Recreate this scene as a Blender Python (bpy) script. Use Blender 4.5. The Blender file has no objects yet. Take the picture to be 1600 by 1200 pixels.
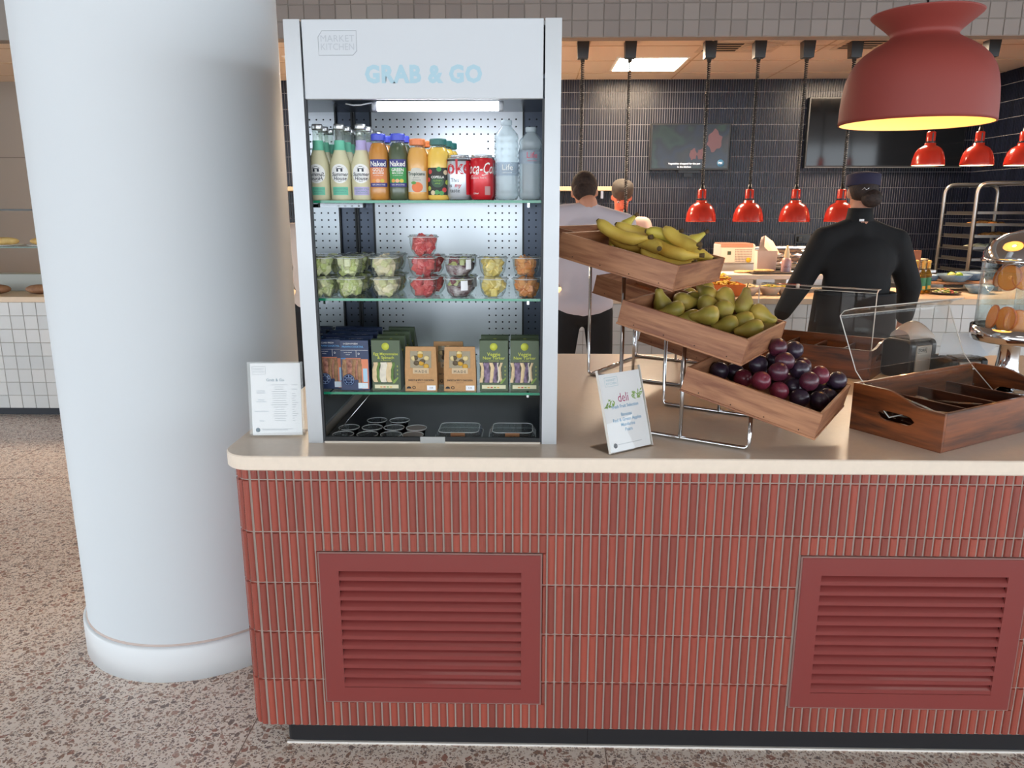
import bpy, math, random
from mathutils import Vector, Matrix, Euler
random.seed(7)
R = math.radians
scene = bpy.context.scene
COL = scene.collection

# ------------------------------------------------------------------ camera, world, exposure
CAM = Vector((0, -1.912, 1.536)); PITCH, YAW, FPX = R(12.9), R(1.2), 1200.0
cd = bpy.data.cameras.new('camera'); cam = bpy.data.objects.new('camera', cd); COL.objects.link(cam)
cd.sensor_width = 36; cd.lens = FPX/1600*36; cd.clip_start = .05
cam.location = CAM; cam.rotation_euler = (math.pi/2-PITCH, 0, YAW); scene.camera = cam
w = bpy.data.worlds.new('world'); scene.world = w; w.use_nodes = True
bg = w.node_tree.nodes['Background']; bg.inputs[0].default_value = (.83, .92, 1, 1); bg.inputs[1].default_value = 4.6
vs = scene.view_settings; vs.view_transform = 'Standard'; vs.look = 'None'; vs.gamma = 1; vs.use_curve_mapping = False; vs.exposure = 0.0
cy = scene.cycles; cy.use_denoising = True; cy.max_bounces = 6; cy.use_adaptive_sampling = True; cy.adaptive_threshold = .045; cy.transparent_max_bounces = 24
cy.caustics_reflective = False; cy.caustics_refractive = False; cy.sample_clamp_indirect = 6

FW = Vector((-math.sin(YAW)*math.cos(PITCH), math.cos(YAW)*math.cos(PITCH), -math.sin(PITCH)))
RT = Vector((math.cos(YAW), math.sin(YAW), 0)); UP = RT.cross(FW)
def U(px, py, y=None, z=None, n=None, d=None):
    """the point of the place seen at photo pixel (px,py) that lies on the plane y=.., z=.. or n.p=d"""
    r = FW + RT*((px-800)/FPX) - UP*((py-600)/FPX)
    if y is not None: k = (y-CAM.y)/r.y
    elif z is not None: k = (z-CAM.z)/r.z
    else: k = (d-n.dot(CAM))/n.dot(r)
    return CAM + r*k

def area_light(name, loc, sx, sy, power, color, rot=(0, 0, 0)):
    l = bpy.data.lights.new(name, 'AREA'); l.shape = 'RECTANGLE'; l.size = sx; l.size_y = sy; l.energy = power; l.color = color
    o = bpy.data.objects.new(name, l); COL.objects.link(o); o.location = loc; o.rotation_euler = rot
    return o

for x_ in (-3.2, -.2, 2.8): area_light('hall_fill_light', (x_, -1.9, 3.2), .9, .9, 6, (1, .95, .88))  # unseen fill lights, added to brighten the floor, louvres and worktop front

# ------------------------------------------------------------------ mesh helpers
class MB:
    def __init__(s): s.v = []; s.f = []; s.sm = []
    def add(s, vs_, fs, T=None, smooth=False):
        b = len(s.v)
        s.v += [tuple(T @ Vector(p)) if T is not None else tuple(p) for p in vs_]
        s.f += [[i+b for i in f] for f in fs]; s.sm += [smooth]*len(fs); return s
    def box(s, x0, x1, y0, y1, z0, z1, b=0, T=None):
        if b <= 0:
            v = [(x, y, z) for x in (x0, x1) for y in (y0, y1) for z in (z0, z1)]
            return s.add(v, [(0, 1, 3, 2), (4, 6, 7, 5), (0, 4, 5, 1), (2, 3, 7, 6), (0, 2, 6, 4), (1, 5, 7, 3)], T)
        lo = (x0, y0, z0); hi = (x1, y1, z1); v = []; idx = {}
        for sx in (0, 1):
            for sy in (0, 1):
                for sz in (0, 1):
                    sg = (sx, sy, sz)
                    for a in range(3):
                        p = [(hi[k] if sg[k] else lo[k]) if k == a else (hi[k]-b if sg[k] else lo[k]+b) for k in range(3)]
                        idx[(sg, a)] = len(v); v.append(tuple(p))
        F = []
        for a in range(3):
            o1, o2 = [k for k in range(3) if k != a]
            for sd in (0, 1):
                q = []
                for (i, j) in ((0, 0), (1, 0), (1, 1), (0, 1)):
                    g = [0, 0, 0]; g[a] = sd; g[o1] = i; g[o2] = j; q.append(idx[(tuple(g), a)])
                F.append(q)
        for a in range(3):
            o1, o2 = [k for k in range(3) if k != a]
            for i in (0, 1):
                for j in (0, 1):
                    g0 = [0, 0, 0]; g0[o1] = i; g0[o2] = j; g1 = list(g0); g1[a] = 1
                    F.append([idx[(tuple(g0), o1)], idx[(tuple(g1), o1)], idx[(tuple(g1), o2)], idx[(tuple(g0), o2)]])
        for sx in (0, 1):
            for sy in (0, 1):
                for sz in (0, 1): F.append([idx[((sx, sy, sz), a)] for a in range(3)])
        c = Vector(((x0+x1)/2, (y0+y1)/2, (z0+z1)/2)); G = []
        for f in F:
            p = [Vector(v[i]) for i in f]; n = (p[1]-p[0]).cross(p[2]-p[0]); m = sum(p, Vector())/len(p)
            G.append(f if n.dot(m-c) > 0 else f[::-1])
        return s.add(v, G, T)
    def lathe(s, prof, n=24, T=None, smooth=True, sx=1, sy=1):
        v = []; rings = []
        for r, z in prof:
            if r < 1e-6: rings.append([len(v)]); v.append((0, 0, z))
            else:
                rings.append(list(range(len(v), len(v)+n)))
                v += [(sx*r*math.cos(2*math.pi*i/n), sy*r*math.sin(2*math.pi*i/n), z) for i in range(n)]
        F = []
        for a, b in zip(rings, rings[1:]):
            for i in range(n):
                j = (i+1) % n
                if len(a) == 1 and len(b) == 1: continue
                if len(a) == 1: F.append([a[0], b[j], b[i]])
                elif len(b) == 1: F.append([a[i], a[j], b[0]])
                else: F.append([a[i], a[j], b[j], b[i]])
        return s.add(v, F, T, smooth)
    def tube(s, pts, r, n=8, closed=False, caps=True, T=None):
        P = [Vector(p) for p in pts]; m = len(P); rr = r if isinstance(r, (list, tuple)) else [r]*m
        t0 = (P[1]-P[0]).normalized(); nrm = t0.orthogonal().normalized(); v = []; F = []
        for i in range(m):
            t = (P[(i+1) % m]-P[i-1]) if (closed or 0 < i < m-1) else (P[1]-P[0] if i == 0 else P[-1]-P[-2])
            t.normalize(); nrm = (nrm-t*nrm.dot(t)).normalized(); b = t.cross(nrm)
            v += [tuple(P[i]+(nrm*math.cos(2*math.pi*k/n)+b*math.sin(2*math.pi*k/n))*rr[i]) for k in range(n)]
        for i in range(m if closed else m-1):
            j = (i+1) % m
            F += [[i*n+k, i*n+(k+1) % n, j*n+(k+1) % n, j*n+k] for k in range(n)]
        if caps and not closed: F += [list(range(n))[::-1], list(range((m-1)*n, m*n))]
        return s.add(v, F, T, True)
    def prism(s, poly, z0, z1, T=None, smooth=False):
        n = len(poly); v = [(x, y, z0) for x, y in poly]+[(x, y, z1) for x, y in poly]
        F = [list(range(n))[::-1], list(range(n, 2*n))]+[[i, (i+1) % n, n+(i+1) % n, n+i] for i in range(n)]
        return s.add(v, F, T, smooth)
    def grid(s, fn, nu, nv, T=None, smooth=True):
        v = [fn(i/nu, j/nv) for i in range(nu+1) for j in range(nv+1)]; k = nv+1
        return s.add(v, [[i*k+j, (i+1)*k+j, (i+1)*k+j+1, i*k+j+1] for i in range(nu) for j in range(nv)], T, smooth)
    def ball(s, c, r, n=16, m=10, T=None):
        rx, ry, rz = r if isinstance(r, (list, tuple)) else (r, r, r)
        L = Matrix.Translation(c) @ Matrix.Diagonal((rx, ry, rz, 1))
        return s.lathe([(math.sin(math.pi*i/m), -math.cos(math.pi*i/m)) for i in range(m+1)], n, (T @ L) if T is not None else L)
    def mesh(s, name):
        me = bpy.data.meshes.new(name); me.from_pydata(s.v, [], s.f); me.polygons.foreach_set('use_smooth', s.sm); me.update(); return me

def bevel_ring(poly, z0, z1, b):
    """prism with chamfered top and bottom edges; poly counter-clockwise"""
    n = len(poly); ins = []
    for i in range(n):
        p0, p, p1 = Vector(poly[i-1]), Vector(poly[i]), Vector(poly[(i+1) % n])
        a = (p-p0).normalized(); c = (p1-p).normalized(); na = Vector((-a.y, a.x)); nc = Vector((-c.y, c.x))
        k = (na+nc); k = k/max(k.dot(na), .2); ins.append(tuple(p+k*b))
    v = []; lv = [(ins, z0), (poly, z0+b), (poly, z1-b), (ins, z1)]
    for pl, z in lv: v += [(x, y, z) for x, y in pl]
    F = [list(range(n))[::-1], list(range(3*n, 4*n))]
    for k in range(3): F += [[k*n+i, k*n+(i+1) % n, (k+1)*n+(i+1) % n, (k+1)*n+i] for i in range(n)]
    return v, F

def fillet(pts, r, n=5):
    P = [Vector(p) for p in pts]; out = [P[0]]
    for a, p, b in zip(P, P[1:], P[2:]):
        u = (a-p).normalized(); v = (b-p).normalized(); q = min(r, (a-p).length*.48, (b-p).length*.48)
        for i in range(n+1):
            t = i/n; out.append((p+u*q)*(1-t)**2+p*2*t*(1-t)+(p+v*q)*t*t)
    return out+[P[-1]]
def arc2(cx, cy, r, a0, a1, n): return [(cx+r*math.cos(R(a0+(a1-a0)*i/n)), cy+r*math.sin(R(a0+(a1-a0)*i/n))) for i in range(n+1)]
def rrect(x0, x1, y0, y1, r, n=5):
    return arc2(x1-r, y0+r, r, -90, 0, n)+arc2(x1-r, y1-r, r, 0, 90, n)+arc2(x0+r, y1-r, r, 90, 180, n)+arc2(x0+r, y0+r, r, 180, 270, n)

def obj(name, mb, mat, parent=None, T=None, kind=None):
    me = mb.mesh(name) if isinstance(mb, MB) else mb
    if mat is not None and not me.materials: me.materials.append(mat)
    o = bpy.data.objects.new(name, me); COL.objects.link(o)
    if parent is not None: o.parent = parent
    if T is not None: o.matrix_local = T
    if kind: o['kind'] = kind
    return o
def tag(o, label, cat, group=None):
    o['label'] = label; o['category'] = cat
    if group: o['group'] = group
    return o
def thing(name, label, cat, T=None, group=None):
    o = bpy.data.objects.new(name, None); COL.objects.link(o); o.empty_display_size = .05
    if T is not None: o.matrix_world = T if isinstance(T, Matrix) else Matrix.Translation(T)
    return tag(o, label, cat, group)
def struct(name, mb, mat, parent=None, label=None):
    o = obj(name, mb, mat, parent)
    if parent is None: o['kind'] = 'structure'
    if label: o['label'] = label
    return o
def dup(root, T, label, group=None):
    r = root.copy(); COL.objects.link(r); r.matrix_world = T; r['label'] = label
    if group: r['group'] = group
    for ch in root.children:
        c = ch.copy(); COL.objects.link(c); c.parent = r
        for g in ch.children:
            d = g.copy(); COL.objects.link(d); d.parent = c
    return r
def TR(x, y, z, rz=0, rx=0, ry=0): return Matrix.Translation((x, y, z)) @ Euler((R(rx), R(ry), R(rz))).to_matrix().to_4x4()

def text_geo(body, size, bold=0.0, align='CENTER', shear=0, space=1, sx=1):
    cu = bpy.data.curves.new('lettering', 'FONT'); cu.body = body; cu.size = size; cu.align_x = align; cu.align_y = 'CENTER'
    cu.offset = bold*size; cu.shear = shear; cu.space_character = space; cu.resolution_u = 2
    o = bpy.data.objects.new('lettering', cu); me = o.to_mesh()
    v = [(p.co.x*sx, p.co.y) for p in me.vertices]; f = [list(p.vertices) for p in me.polygons]
    o.to_mesh_clear(); bpy.data.objects.remove(o); bpy.data.curves.remove(cu)
    return v, f
def text_flat(mb, body, size, cx, cz, y, **k):
    """lettering on a plane facing -y"""
    v, f = text_geo(body, size, **k); mb.add([(cx+a, y, cz+b) for a, b in v], f); return mb
def text_cyl(mb, body, size, r, cz, a0=0, **k):
    """lettering round an upright cylinder, centred towards -y"""
    v, f = text_geo(body, size, **k)
    mb.add([(r*math.sin(a/r+a0), -r*math.cos(a/r+a0), cz+b) for a, b in v], f); return mb
def cyl_patch(mb, r, w, z0, z1, a0=0, n=12, shape=None):
    """a rectangle (or disc/ellipse when shape='disc') wrapped on an upright cylinder"""
    if shape == 'disc':
        v = []; F = []; m = 24; cz = (z0+z1)/2; rz = (z1-z0)/2
        for k in range(5):
            for i in range(m):
                a = w/2*k/4*math.cos(2*math.pi*i/m); b = rz*k/4*math.sin(2*math.pi*i/m)
                v.append((r*math.sin(a/r+a0), -r*math.cos(a/r+a0), cz+b))
        for k in range(4): F += [[k*m+i, k*m+(i+1) % m, (k+1)*m+(i+1) % m, (k+1)*m+i] for i in range(m)]
        return mb.add(v, F, None, True)
    return mb.grid(lambda s, t: (r*math.sin((s-.5)*w/r+a0), -r*math.cos((s-.5)*w/r+a0), z0+(z1-z0)*t), n, 1)

# ------------------------------------------------------------------ materials
def lin(h):
    h = h.lstrip('#'); c = [int(h[i:i+2], 16)/255 for i in (0, 2, 4)]
    return tuple((x/12.92 if x <= .04045 else ((x+.055)/1.055)**2.4) for x in c)+(1,)
MATS = {}
def mat(name, col, rough=.5, metal=0, var=0, vs_=8, bump=0, bs=40, coat=0, spec=.5, emis=None, es=0, col2=None, island=None, sss=0, stretch=None):
    if name in MATS: return MATS[name]
    m = bpy.data.materials.new(name); m.use_nodes = True; nt = m.node_tree; P = nt.nodes['Principled BSDF']
    c = lin(col); P.inputs['Base Color'].default_value = c; P.inputs['Roughness'].default_value = rough; P.inputs['Metallic'].default_value = metal
    P.inputs['Specular IOR Level'].default_value = spec; P.inputs['Coat Weight'].default_value = coat; P.inputs['Coat Roughness'].default_value = .08
    if sss: P.inputs['Subsurface Weight'].default_value = sss; P.inputs['Subsurface Radius'].default_value = (.01, .006, .003)
    if emis: P.inputs['Emission Color'].default_value = lin(emis); P.inputs['Emission Strength'].default_value = es
    N = nt.nodes.new; Lk = nt.links.new
    tc = N('ShaderNodeTexCoord'); mp = N('ShaderNodeMapping'); Lk(tc.outputs['Object'], mp.inputs[0])
    if stretch: mp.inputs['Scale'].default_value = stretch
    if var or col2:
        c2 = lin(col2) if col2 else tuple(min(1, x*(1+var)) for x in c[:3])+(1,)
        c1 = c if col2 else tuple(x*(1-var) for x in c[:3])+(1,)
        mx = N('ShaderNodeMix'); mx.data_type = 'RGBA'; mx.inputs[6].default_value = c1; mx.inputs[7].default_value = c2
        if island:
            src = N('ShaderNodeObjectInfo').outputs['Random'] if island == 'object' else N('ShaderNodeNewGeometry').outputs['Random Per Island']
            Lk(src, mx.inputs[0])
        else:
            nz = N('ShaderNodeTexNoise'); nz.inputs['Scale'].default_value = vs_; nz.inputs['Detail'].default_value = 5; Lk(mp.outputs[0], nz.inputs['Vector'])
            mr = N('ShaderNodeMapRange'); mr.inputs[1].default_value = .35; mr.inputs[2].default_value = .65; Lk(nz.outputs['Fac'], mr.inputs[0]); Lk(mr.outputs[0], mx.inputs[0])
        Lk(mx.outputs[2], P.inputs['Base Color'])
    if bump:
        nb = N('ShaderNodeTexNoise'); nb.inputs['Scale'].default_value = bs; nb.inputs['Detail'].default_value = 4; Lk(mp.outputs[0], nb.inputs['Vector'])
        bp = N('ShaderNodeBump'); bp.inputs['Strength'].default_value = bump; bp.inputs['Distance'].default_value = .01; Lk(nb.outputs['Fac'], bp.inputs['Height']); Lk(bp.outputs[0], P.inputs['Normal'])
    MATS[name] = m; return m
def clear(name, tint='#ffffff', ior=1.45, rough=.02, body=0.0, bodycol='#ffffff'):
    """clear plastic or thin glass: passes light straight through, mirrors at grazing angles, with an optional milky share"""
    if name in MATS: return MATS[name]
    m = bpy.data.materials.new(name); m.use_nodes = True; nt = m.node_tree; nt.nodes.clear(); N = nt.nodes.new; Lk = nt.links.new
    o = N('ShaderNodeOutputMaterial'); t = N('ShaderNodeBsdfTransparent'); t.inputs[0].default_value = lin(tint)
    g = N('ShaderNodeBsdfGlossy'); g.inputs['Roughness'].default_value = rough
    lw = N('ShaderNodeLayerWeight'); lw.inputs[0].default_value = .5; pw = N('ShaderNodeMath'); pw.operation = 'POWER'; pw.inputs[1].default_value = 4.0; Lk(lw.outputs['Facing'], pw.inputs[0])
    fr = N('ShaderNodeMath'); fr.operation = 'MULTIPLY_ADD'; fr.inputs[1].default_value = .75; fr.inputs[2].default_value = ((ior-1)/(ior+1))**2; Lk(pw.outputs[0], fr.inputs[0])
    mx = N('ShaderNodeMixShader'); Lk(fr.outputs[0], mx.inputs[0]); Lk(g.outputs[0], mx.inputs[2])
    if body:
        d = N('ShaderNodeBsdfDiffuse'); d.inputs[0].default_value = lin(bodycol); m2 = N('ShaderNodeMixShader'); m2.inputs[0].default_value = body
        Lk(t.outputs[0], m2.inputs[1]); Lk(d.outputs[0], m2.inputs[2]); Lk(m2.outputs[0], mx.inputs[1])
    else: Lk(t.outputs[0], mx.inputs[1])
    Lk(mx.outputs[0], o.inputs[0]); MATS[name] = m; return m
def wood(name, c1, c2, axis=0, rough=.5, sc=1.0, coat=0):
    if name in MATS: return MATS[name]
    m = bpy.data.materials.new(name); m.use_nodes = True; nt = m.node_tree; P = nt.nodes['Principled BSDF']; N = nt.nodes.new; Lk = nt.links.new
    tc = N('ShaderNodeTexCoord'); mp = N('ShaderNodeMapping'); s = [34*sc]*3; s[axis] = 3.2*sc; mp.inputs['Scale'].default_value = s; Lk(tc.outputs['Object'], mp.inputs[0])
    oi = N('ShaderNodeObjectInfo'); va = N('ShaderNodeVectorMath'); va.operation = 'MULTIPLY_ADD'; va.inputs[1].default_value = (9, 9, 9)
    cb = N('ShaderNodeCombineXYZ')
    for i in range(3): Lk(oi.outputs['Random'], cb.inputs[i])
    Lk(cb.outputs[0], va.inputs[0]); Lk(mp.outputs[0], va.inputs[2])
    n1 = N('ShaderNodeTexNoise'); n1.inputs['Scale'].default_value = 1.1; n1.inputs['Detail'].default_value = 8; n1.inputs['Distortion'].default_value = .8; Lk(va.outputs[0], n1.inputs['Vector'])
    wv = N('ShaderNodeTexNoise'); wv.inputs['Scale'].default_value = 5; wv.inputs['Detail'].default_value = 3; Lk(va.outputs[0], wv.inputs['Vector'])
    ad = N('ShaderNodeMath'); ad.operation = 'MULTIPLY_ADD'; ad.inputs[1].default_value = .35; Lk(wv.outputs['Fac'], ad.inputs[0]); Lk(n1.outputs['Fac'], ad.inputs[2])
    cr = N('ShaderNodeValToRGB'); cr.color_ramp.elements[0].position = .5; cr.color_ramp.elements[0].color = lin(c1); cr.color_ramp.elements[1].position = .85; cr.color_ramp.elements[1].color = lin(c2)
    Lk(ad.outputs[0], cr.inputs[0]); Lk(cr.outputs[0], P.inputs['Base Color']); P.inputs['Roughness'].default_value = rough; P.inputs['Coat Weight'].default_value = coat
    bp = N('ShaderNodeBump'); bp.inputs['Strength'].default_value = .15; bp.inputs['Distance'].default_value = .004; Lk(ad.outputs[0], bp.inputs['Height']); Lk(bp.outputs[0], P.inputs['Normal'])
    MATS[name] = m; return m
def terrazzo():
    m = bpy.data.materials.new('terrazzo'); m.use_nodes = True; nt = m.node_tree; P = nt.nodes['Principled BSDF']; N = nt.nodes.new; Lk = nt.links.new
    tc = N('ShaderNodeTexCoord'); prev = None
    base = N('ShaderNodeTexNoise'); base.inputs['Scale'].default_value = 2.5; Lk(tc.outputs['Object'], base.inputs['Vector'])
    mb_ = N('ShaderNodeMix'); mb_.data_type = 'RGBA'; mb_.inputs[6].default_value = lin('#ecdacc'); mb_.inputs[7].default_value = lin('#f8eee5'); Lk(base.outputs['Fac'], mb_.inputs[0]); prev = mb_.outputs[2]
    for sc, thr, dens, ramp in ((95, .13, .5, ('#c0a496', '#d4b8a6', '#b29686', '#9a867c')), (46, .14, .62, ('#a07e6d', '#c09a8a', '#877670', '#aa7b6c')), (150, .1, .5, ('#e8d8c8', '#c0a695', '#a08c80', '#8a756b'))):
        wn = N('ShaderNodeTexNoise'); wn.inputs['Scale'].default_value = sc*.5; Lk(tc.outputs['Object'], wn.inputs['Vector'])
        ad = N('ShaderNodeVectorMath'); ad.operation = 'MULTIPLY_ADD'; ad.inputs[1].default_value = (.6/sc,)*3; Lk(wn.outputs['Color'], ad.inputs[0]); Lk(tc.outputs['Object'], ad.inputs[2])
        fl = N('ShaderNodeMapping'); fl.inputs['Scale'].default_value = (1, 1, 0); Lk(ad.outputs[0], fl.inputs[0])
        ve = N('ShaderNodeTexVoronoi'); ve.feature = 'DISTANCE_TO_EDGE'; ve.inputs['Scale'].default_value = sc; Lk(fl.outputs[0], ve.inputs['Vector'])
        vc = N('ShaderNodeTexVoronoi'); vc.inputs['Scale'].default_value = sc; Lk(fl.outputs[0], vc.inputs['Vector'])
        sp = N('ShaderNodeSeparateColor'); Lk(vc.outputs['Color'], sp.inputs[0])
        g1 = N('ShaderNodeMath'); g1.operation = 'GREATER_THAN'; g1.inputs[1].default_value = thr; Lk(ve.outputs['Distance'], g1.inputs[0])
        g2 = N('ShaderNodeMath'); g2.operation = 'GREATER_THAN'; g2.inputs[1].default_value = dens; Lk(sp.outputs[0], g2.inputs[0])
        mm = N('ShaderNodeMath'); mm.operation = 'MULTIPLY'; Lk(g1.outputs[0], mm.inputs[0]); Lk(g2.outputs[0], mm.inputs[1])
        cr = N('ShaderNodeValToRGB'); cr.color_ramp.interpolation = 'CONSTANT'
        for i, h in enumerate(ramp):
            e = cr.color_ramp.elements[i] if i < 2 else cr.color_ramp.elements.new(.25*i)
            e.position = .25*i; e.color = lin(h)
        Lk(sp.outputs[1], cr.inputs[0])
        mx = N('ShaderNodeMix'); mx.data_type = 'RGBA'; Lk(mm.outputs[0], mx.inputs[0]); Lk(prev, mx.inputs[6]); Lk(cr.outputs[0], mx.inputs[7]); prev = mx.outputs[2]
    Lk(prev, P.inputs['Base Color']); P.inputs['Roughness'].default_value = .34; P.inputs['Specular IOR Level'].default_value = .35
    return m
WHITE = mat('white_paint', '#e9ebec', .55); BLACKM = mat('black_metal', '#17181c', .4); CHROME = mat('chrome', '#dfe0e2', .07, 1)
STEEL = mat('brushed_steel', '#c9cacb', .3, 1, bump=.02, bs=200, stretch=(1, 1, .05)); PAPER = mat('white_paper', '#eff1f5', .6); BLACKP = mat('black_plastic', '#131416', .35)
CREAM = mat('cream_solid_surface', '#e9dac8', .3, var=.02, vs_=60); INK = mat('grey_blue_ink', '#6f8b9c', .6); BLACKINK = mat('black_ink', '#1c1f24', .6)
SKYINK = mat('sky_blue_ink', '#a9c9d6', .55); GREYINK = mat('pale_grey_ink', '#b7bdc3', .6); WHITEINK = mat('white_ink', '#f2f2ee', .6)
GLASS = clear('clear_glass'); ACRYL = clear('clear_acrylic', '#fcfcfb', 1.35); EDGE = mat('acrylic_edge', '#e6e2da', .2)

# ------------------------------------------------------------------ the setting
FLOORM = terrazzo()
struct('floor', MB().box(-12, 12, -10, 6.1, -.1, 0), FLOORM)
mb = MB()
for y in (-.135, -.135+2.4, -.135-2.4): mb.box(-9, 9, y-.0015, y+.0015, 0, .0006)
for x in (-.83, -3.2, .23, 3.0): mb.box(x-.0015, x+.0015, -7, 6, 0, .0006)
struct('trim_1', mb, mat('floor_joint', '#8b7568', .7), label='thin dark joints between the terrazzo floor slabs')
struct('ceiling', MB().box(-12, 12, -9, 3.6, 3.25, 3.35), mat('hall_ceiling', '#8a827c', .8))

KY = 3.60           # plane of the kitchen opening
BY = 5.92           # back wall of the kitchen
KXR = 4.30; KXL = -2.6
KCEIL = mat('kitchen_ceiling', '#f0e0ce', .75)
struct('ceiling_kitchen', MB().box(-6, KXR+.1, KY+.125, BY+.1, 2.735, 2.8), KCEIL, label='warm beige kitchen ceiling')
mb = MB()
for x in (-.9, 0.45, 1.35, 2.25, 3.15): mb.box(x-.006, x+.006, KY+.12, BY, 2.732, 2.7352)
for y in (4.35, 4.95, 5.55): mb.box(-6, KXR, y-.006, y+.006, 2.732, 2.7352)
struct('trim_2', mb, mat('ceiling_joint', '#cdb294', .8), label='thin joints of the kitchen ceiling panels')

GROUTW = mat('pale_grout', '#8b898b', .9); TILEN = mat('navy_glazed_tile', '#0b0e1a', .3, col2='#141828', island='island', spec=.3, bump=.06, bs=25)
wb = struct('wall_back', MB().box(KXL, KXR+.1, BY, BY+.1, 0, 2.8), GROUTW)
def small_tile(mb, T, wd, h, dp):
    c = .0018; v = [(-wd/2, 0, 0), (wd/2, 0, 0), (wd/2, 0, h), (-wd/2, 0, h), (-wd/2+c, -dp, c), (wd/2-c, -dp, c), (wd/2-c, -dp, h-c), (-wd/2+c, -dp, h-c)]
    mb.add(v, [(4, 5, 6, 7), (0, 1, 5, 4), (1, 2, 6, 5), (2, 3, 7, 6), (3, 0, 4, 7)], T)
mb = MB(); rows = [.9+.148*i-.055 for i in range(14)]
for z in rows:
    for i in range(int((KXR-KXL)/.023)):
        small_tile(mb, TR(KXL+.0115+.023*i, BY, z), .0195, min(.1445, 2.734-z), .006)
obj('navy_tile', mb, TILEN, wb, kind='stuff')
wr = struct('wall_right', MB().box(KXR, KXR+.1, KY, BY, 0, 2.8), GROUTW)
mb = MB()
for z in rows:
    for i in range(100): small_tile(mb, TR(KXR, BY-.02-.023*i, z, 90).copy() @ Matrix.Rotation(math.pi, 4, 'Z'), .0195, min(.1445, 2.734-z), .006)
obj('navy_tile', mb, TILEN, wr, kind='stuff')
struct('wall_back_left', MB().box(-6, KXL, BY, BY+.1, 0, 2.8), mat('taupe_wall', '#a9a096', .8))
struct('wall_left', MB().box(-6.1, -6, KY, BY, 0, 2.8), mat('taupe_wall', '#a9a096', .8))
mb = MB().box(-6, KXL, BY-.004, BY, 2.02, 2.03)
struct('trim_3', mb, mat('taupe_joint', '#857d75', .8), label='horizontal joint on the taupe kitchen wall')

TILEW = mat('shaded_white_tile', '#857a74', .5, col2='#91867f', island='object', coat=.0, bump=.1, bs=14); GROUT2 = mat('grey_grout', '#8d857e', .9)  # bulkhead tiles are white; their shade is mixed into this grey
bh = struct('wall_bulkhead', MB().box(-6, KXR+.1, KY+.006, KY+.12, 2.645, 3.25), GROUT2)
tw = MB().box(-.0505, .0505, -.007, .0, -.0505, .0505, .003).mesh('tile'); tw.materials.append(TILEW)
PX = .105
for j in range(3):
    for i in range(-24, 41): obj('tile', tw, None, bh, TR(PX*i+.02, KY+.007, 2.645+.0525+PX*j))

struct('wall_hall_right', MB().box(KXR+.1, 12, KY, KY+.1, 0, 3.25), mat('hall_wall_paint', '#d9d6d2', .7))
struct('wall_hall_left', MB().box(-12, -6.1, KY, KY+.1, 0, 3.25), mat('hall_wall_paint', '#d9d6d2', .7))
# round column with its skirting
prof = [(.0, 0), (.408, 0), (.408, .118), (.402, .124), (.394, .125), (.394, 3.25), (0, 3.25)]
cl = struct('column', MB().lathe(prof[3:5]+[(.394, 3.25)], 96, TR(-1.222, .735, 0)), mat('column_paint', '#e2e8ec', .5))
obj('skirting', MB().lathe([(.3, 0), (.409, 0), (.409, .118), (.404, .124), (.3, .125)], 96, TR(-1.222, .735, 0)), mat('skirting_paint', '#e6eaec', .35), cl)
obj('sealant_line', MB().lathe([(.3945, .125), (.3985, .1255), (.3945, .132)], 96, TR(-1.222, .735, 0)), mat('sealant', '#cbb9b0', .7), cl)
# ------------------------------------------------------------------ front serving counter
TH = .908
XL = -.778; CR = .045; XE = 2.5; YB = 1.40
G1 = (-.561, .037, .180, .629); G2 = (.735, 1.333, .180, .629)
ctr = thing('serving_counter', 'long serving counter clad in upright terracotta red glazed finger tiles', 'counter', (0, 0, 0))
GROUTR = mat('taupe_grout', '#a2958b', .9)
mb = MB(); inner = [(XL+.03, YB), (XL+.03, .04), (XE, .04), (XE, YB)]
mb.prism(inner, .095, .866)
# grout skin: rounded corner, left side and the front split round the two grilles
mb.prism([(XL, YB), (XL, CR)]+arc2(XL+CR, CR, CR, 180, 270, 8)[1:]+[(XL+CR, .042), (XL+.03, .042), (XL+.03, YB)], .095, .866)
xs = [XL+CR, G1[0], G1[1], G2[0], G2[1], XE]
for a, b, hole in ((xs[0], xs[1], 0), (xs[1], xs[2], 1), (xs[2], xs[3], 0), (xs[3], xs[4], 1), (xs[4], xs[5], 0)):
    if hole: mb.box(a, b, 0, .042, .095, G1[2]); mb.box(a, b, 0, .042, G1[3], .866)
    else: mb.box(a, b, 0, .042, .095, .866)
clad = obj('cladding', mb, GROUTR, ctr)
TC1, TC2 = '#a04e40', '#86433a'
TILER = mat('terracotta_glaze', TC1, .22, col2=TC2, island='object', coat=.35); TILERS = mat('terracotta_glaze_mass', TC1, .22, col2=TC2, island='island', coat=.35)
def finger(wd, h):
    xs_ = [-.5*wd, -.40*wd, -.14*wd, .14*wd, .40*wd, .5*wd]; ys = [0, -.0042, -.0062, -.0062, -.0042, 0]
    v = []; c = .002
    for k in (0, 1):
        for x, y in zip(xs_, ys): v.append((x, y, (c if y < -.001 else 0) if k == 0 else h-(c if y < -.001 else 0)))
    F = [[i, i+1, 7+i, 6+i] for i in range(5)]; F += [[5, 4, 3, 2, 1, 0], [6, 7, 8, 9, 10, 11]]
    m = MB(); m.add(v, F[:5], None, True); m.add([v[i] for i in (0, 1, 2, 3, 4, 5)], [[5, 4, 3, 2, 1, 0]]); m.add([v[i] for i in (6, 7, 8, 9, 10, 11)], [[0, 1, 2, 3, 4, 5]])
    return m
spots = []; PT = .0232; TW = .0190
rowz = [(.0965+.148*k, .1452) for k in range(5)]+[(.8365, .0295)]
nfront = int((XE-XL-CR)/PT)
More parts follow.
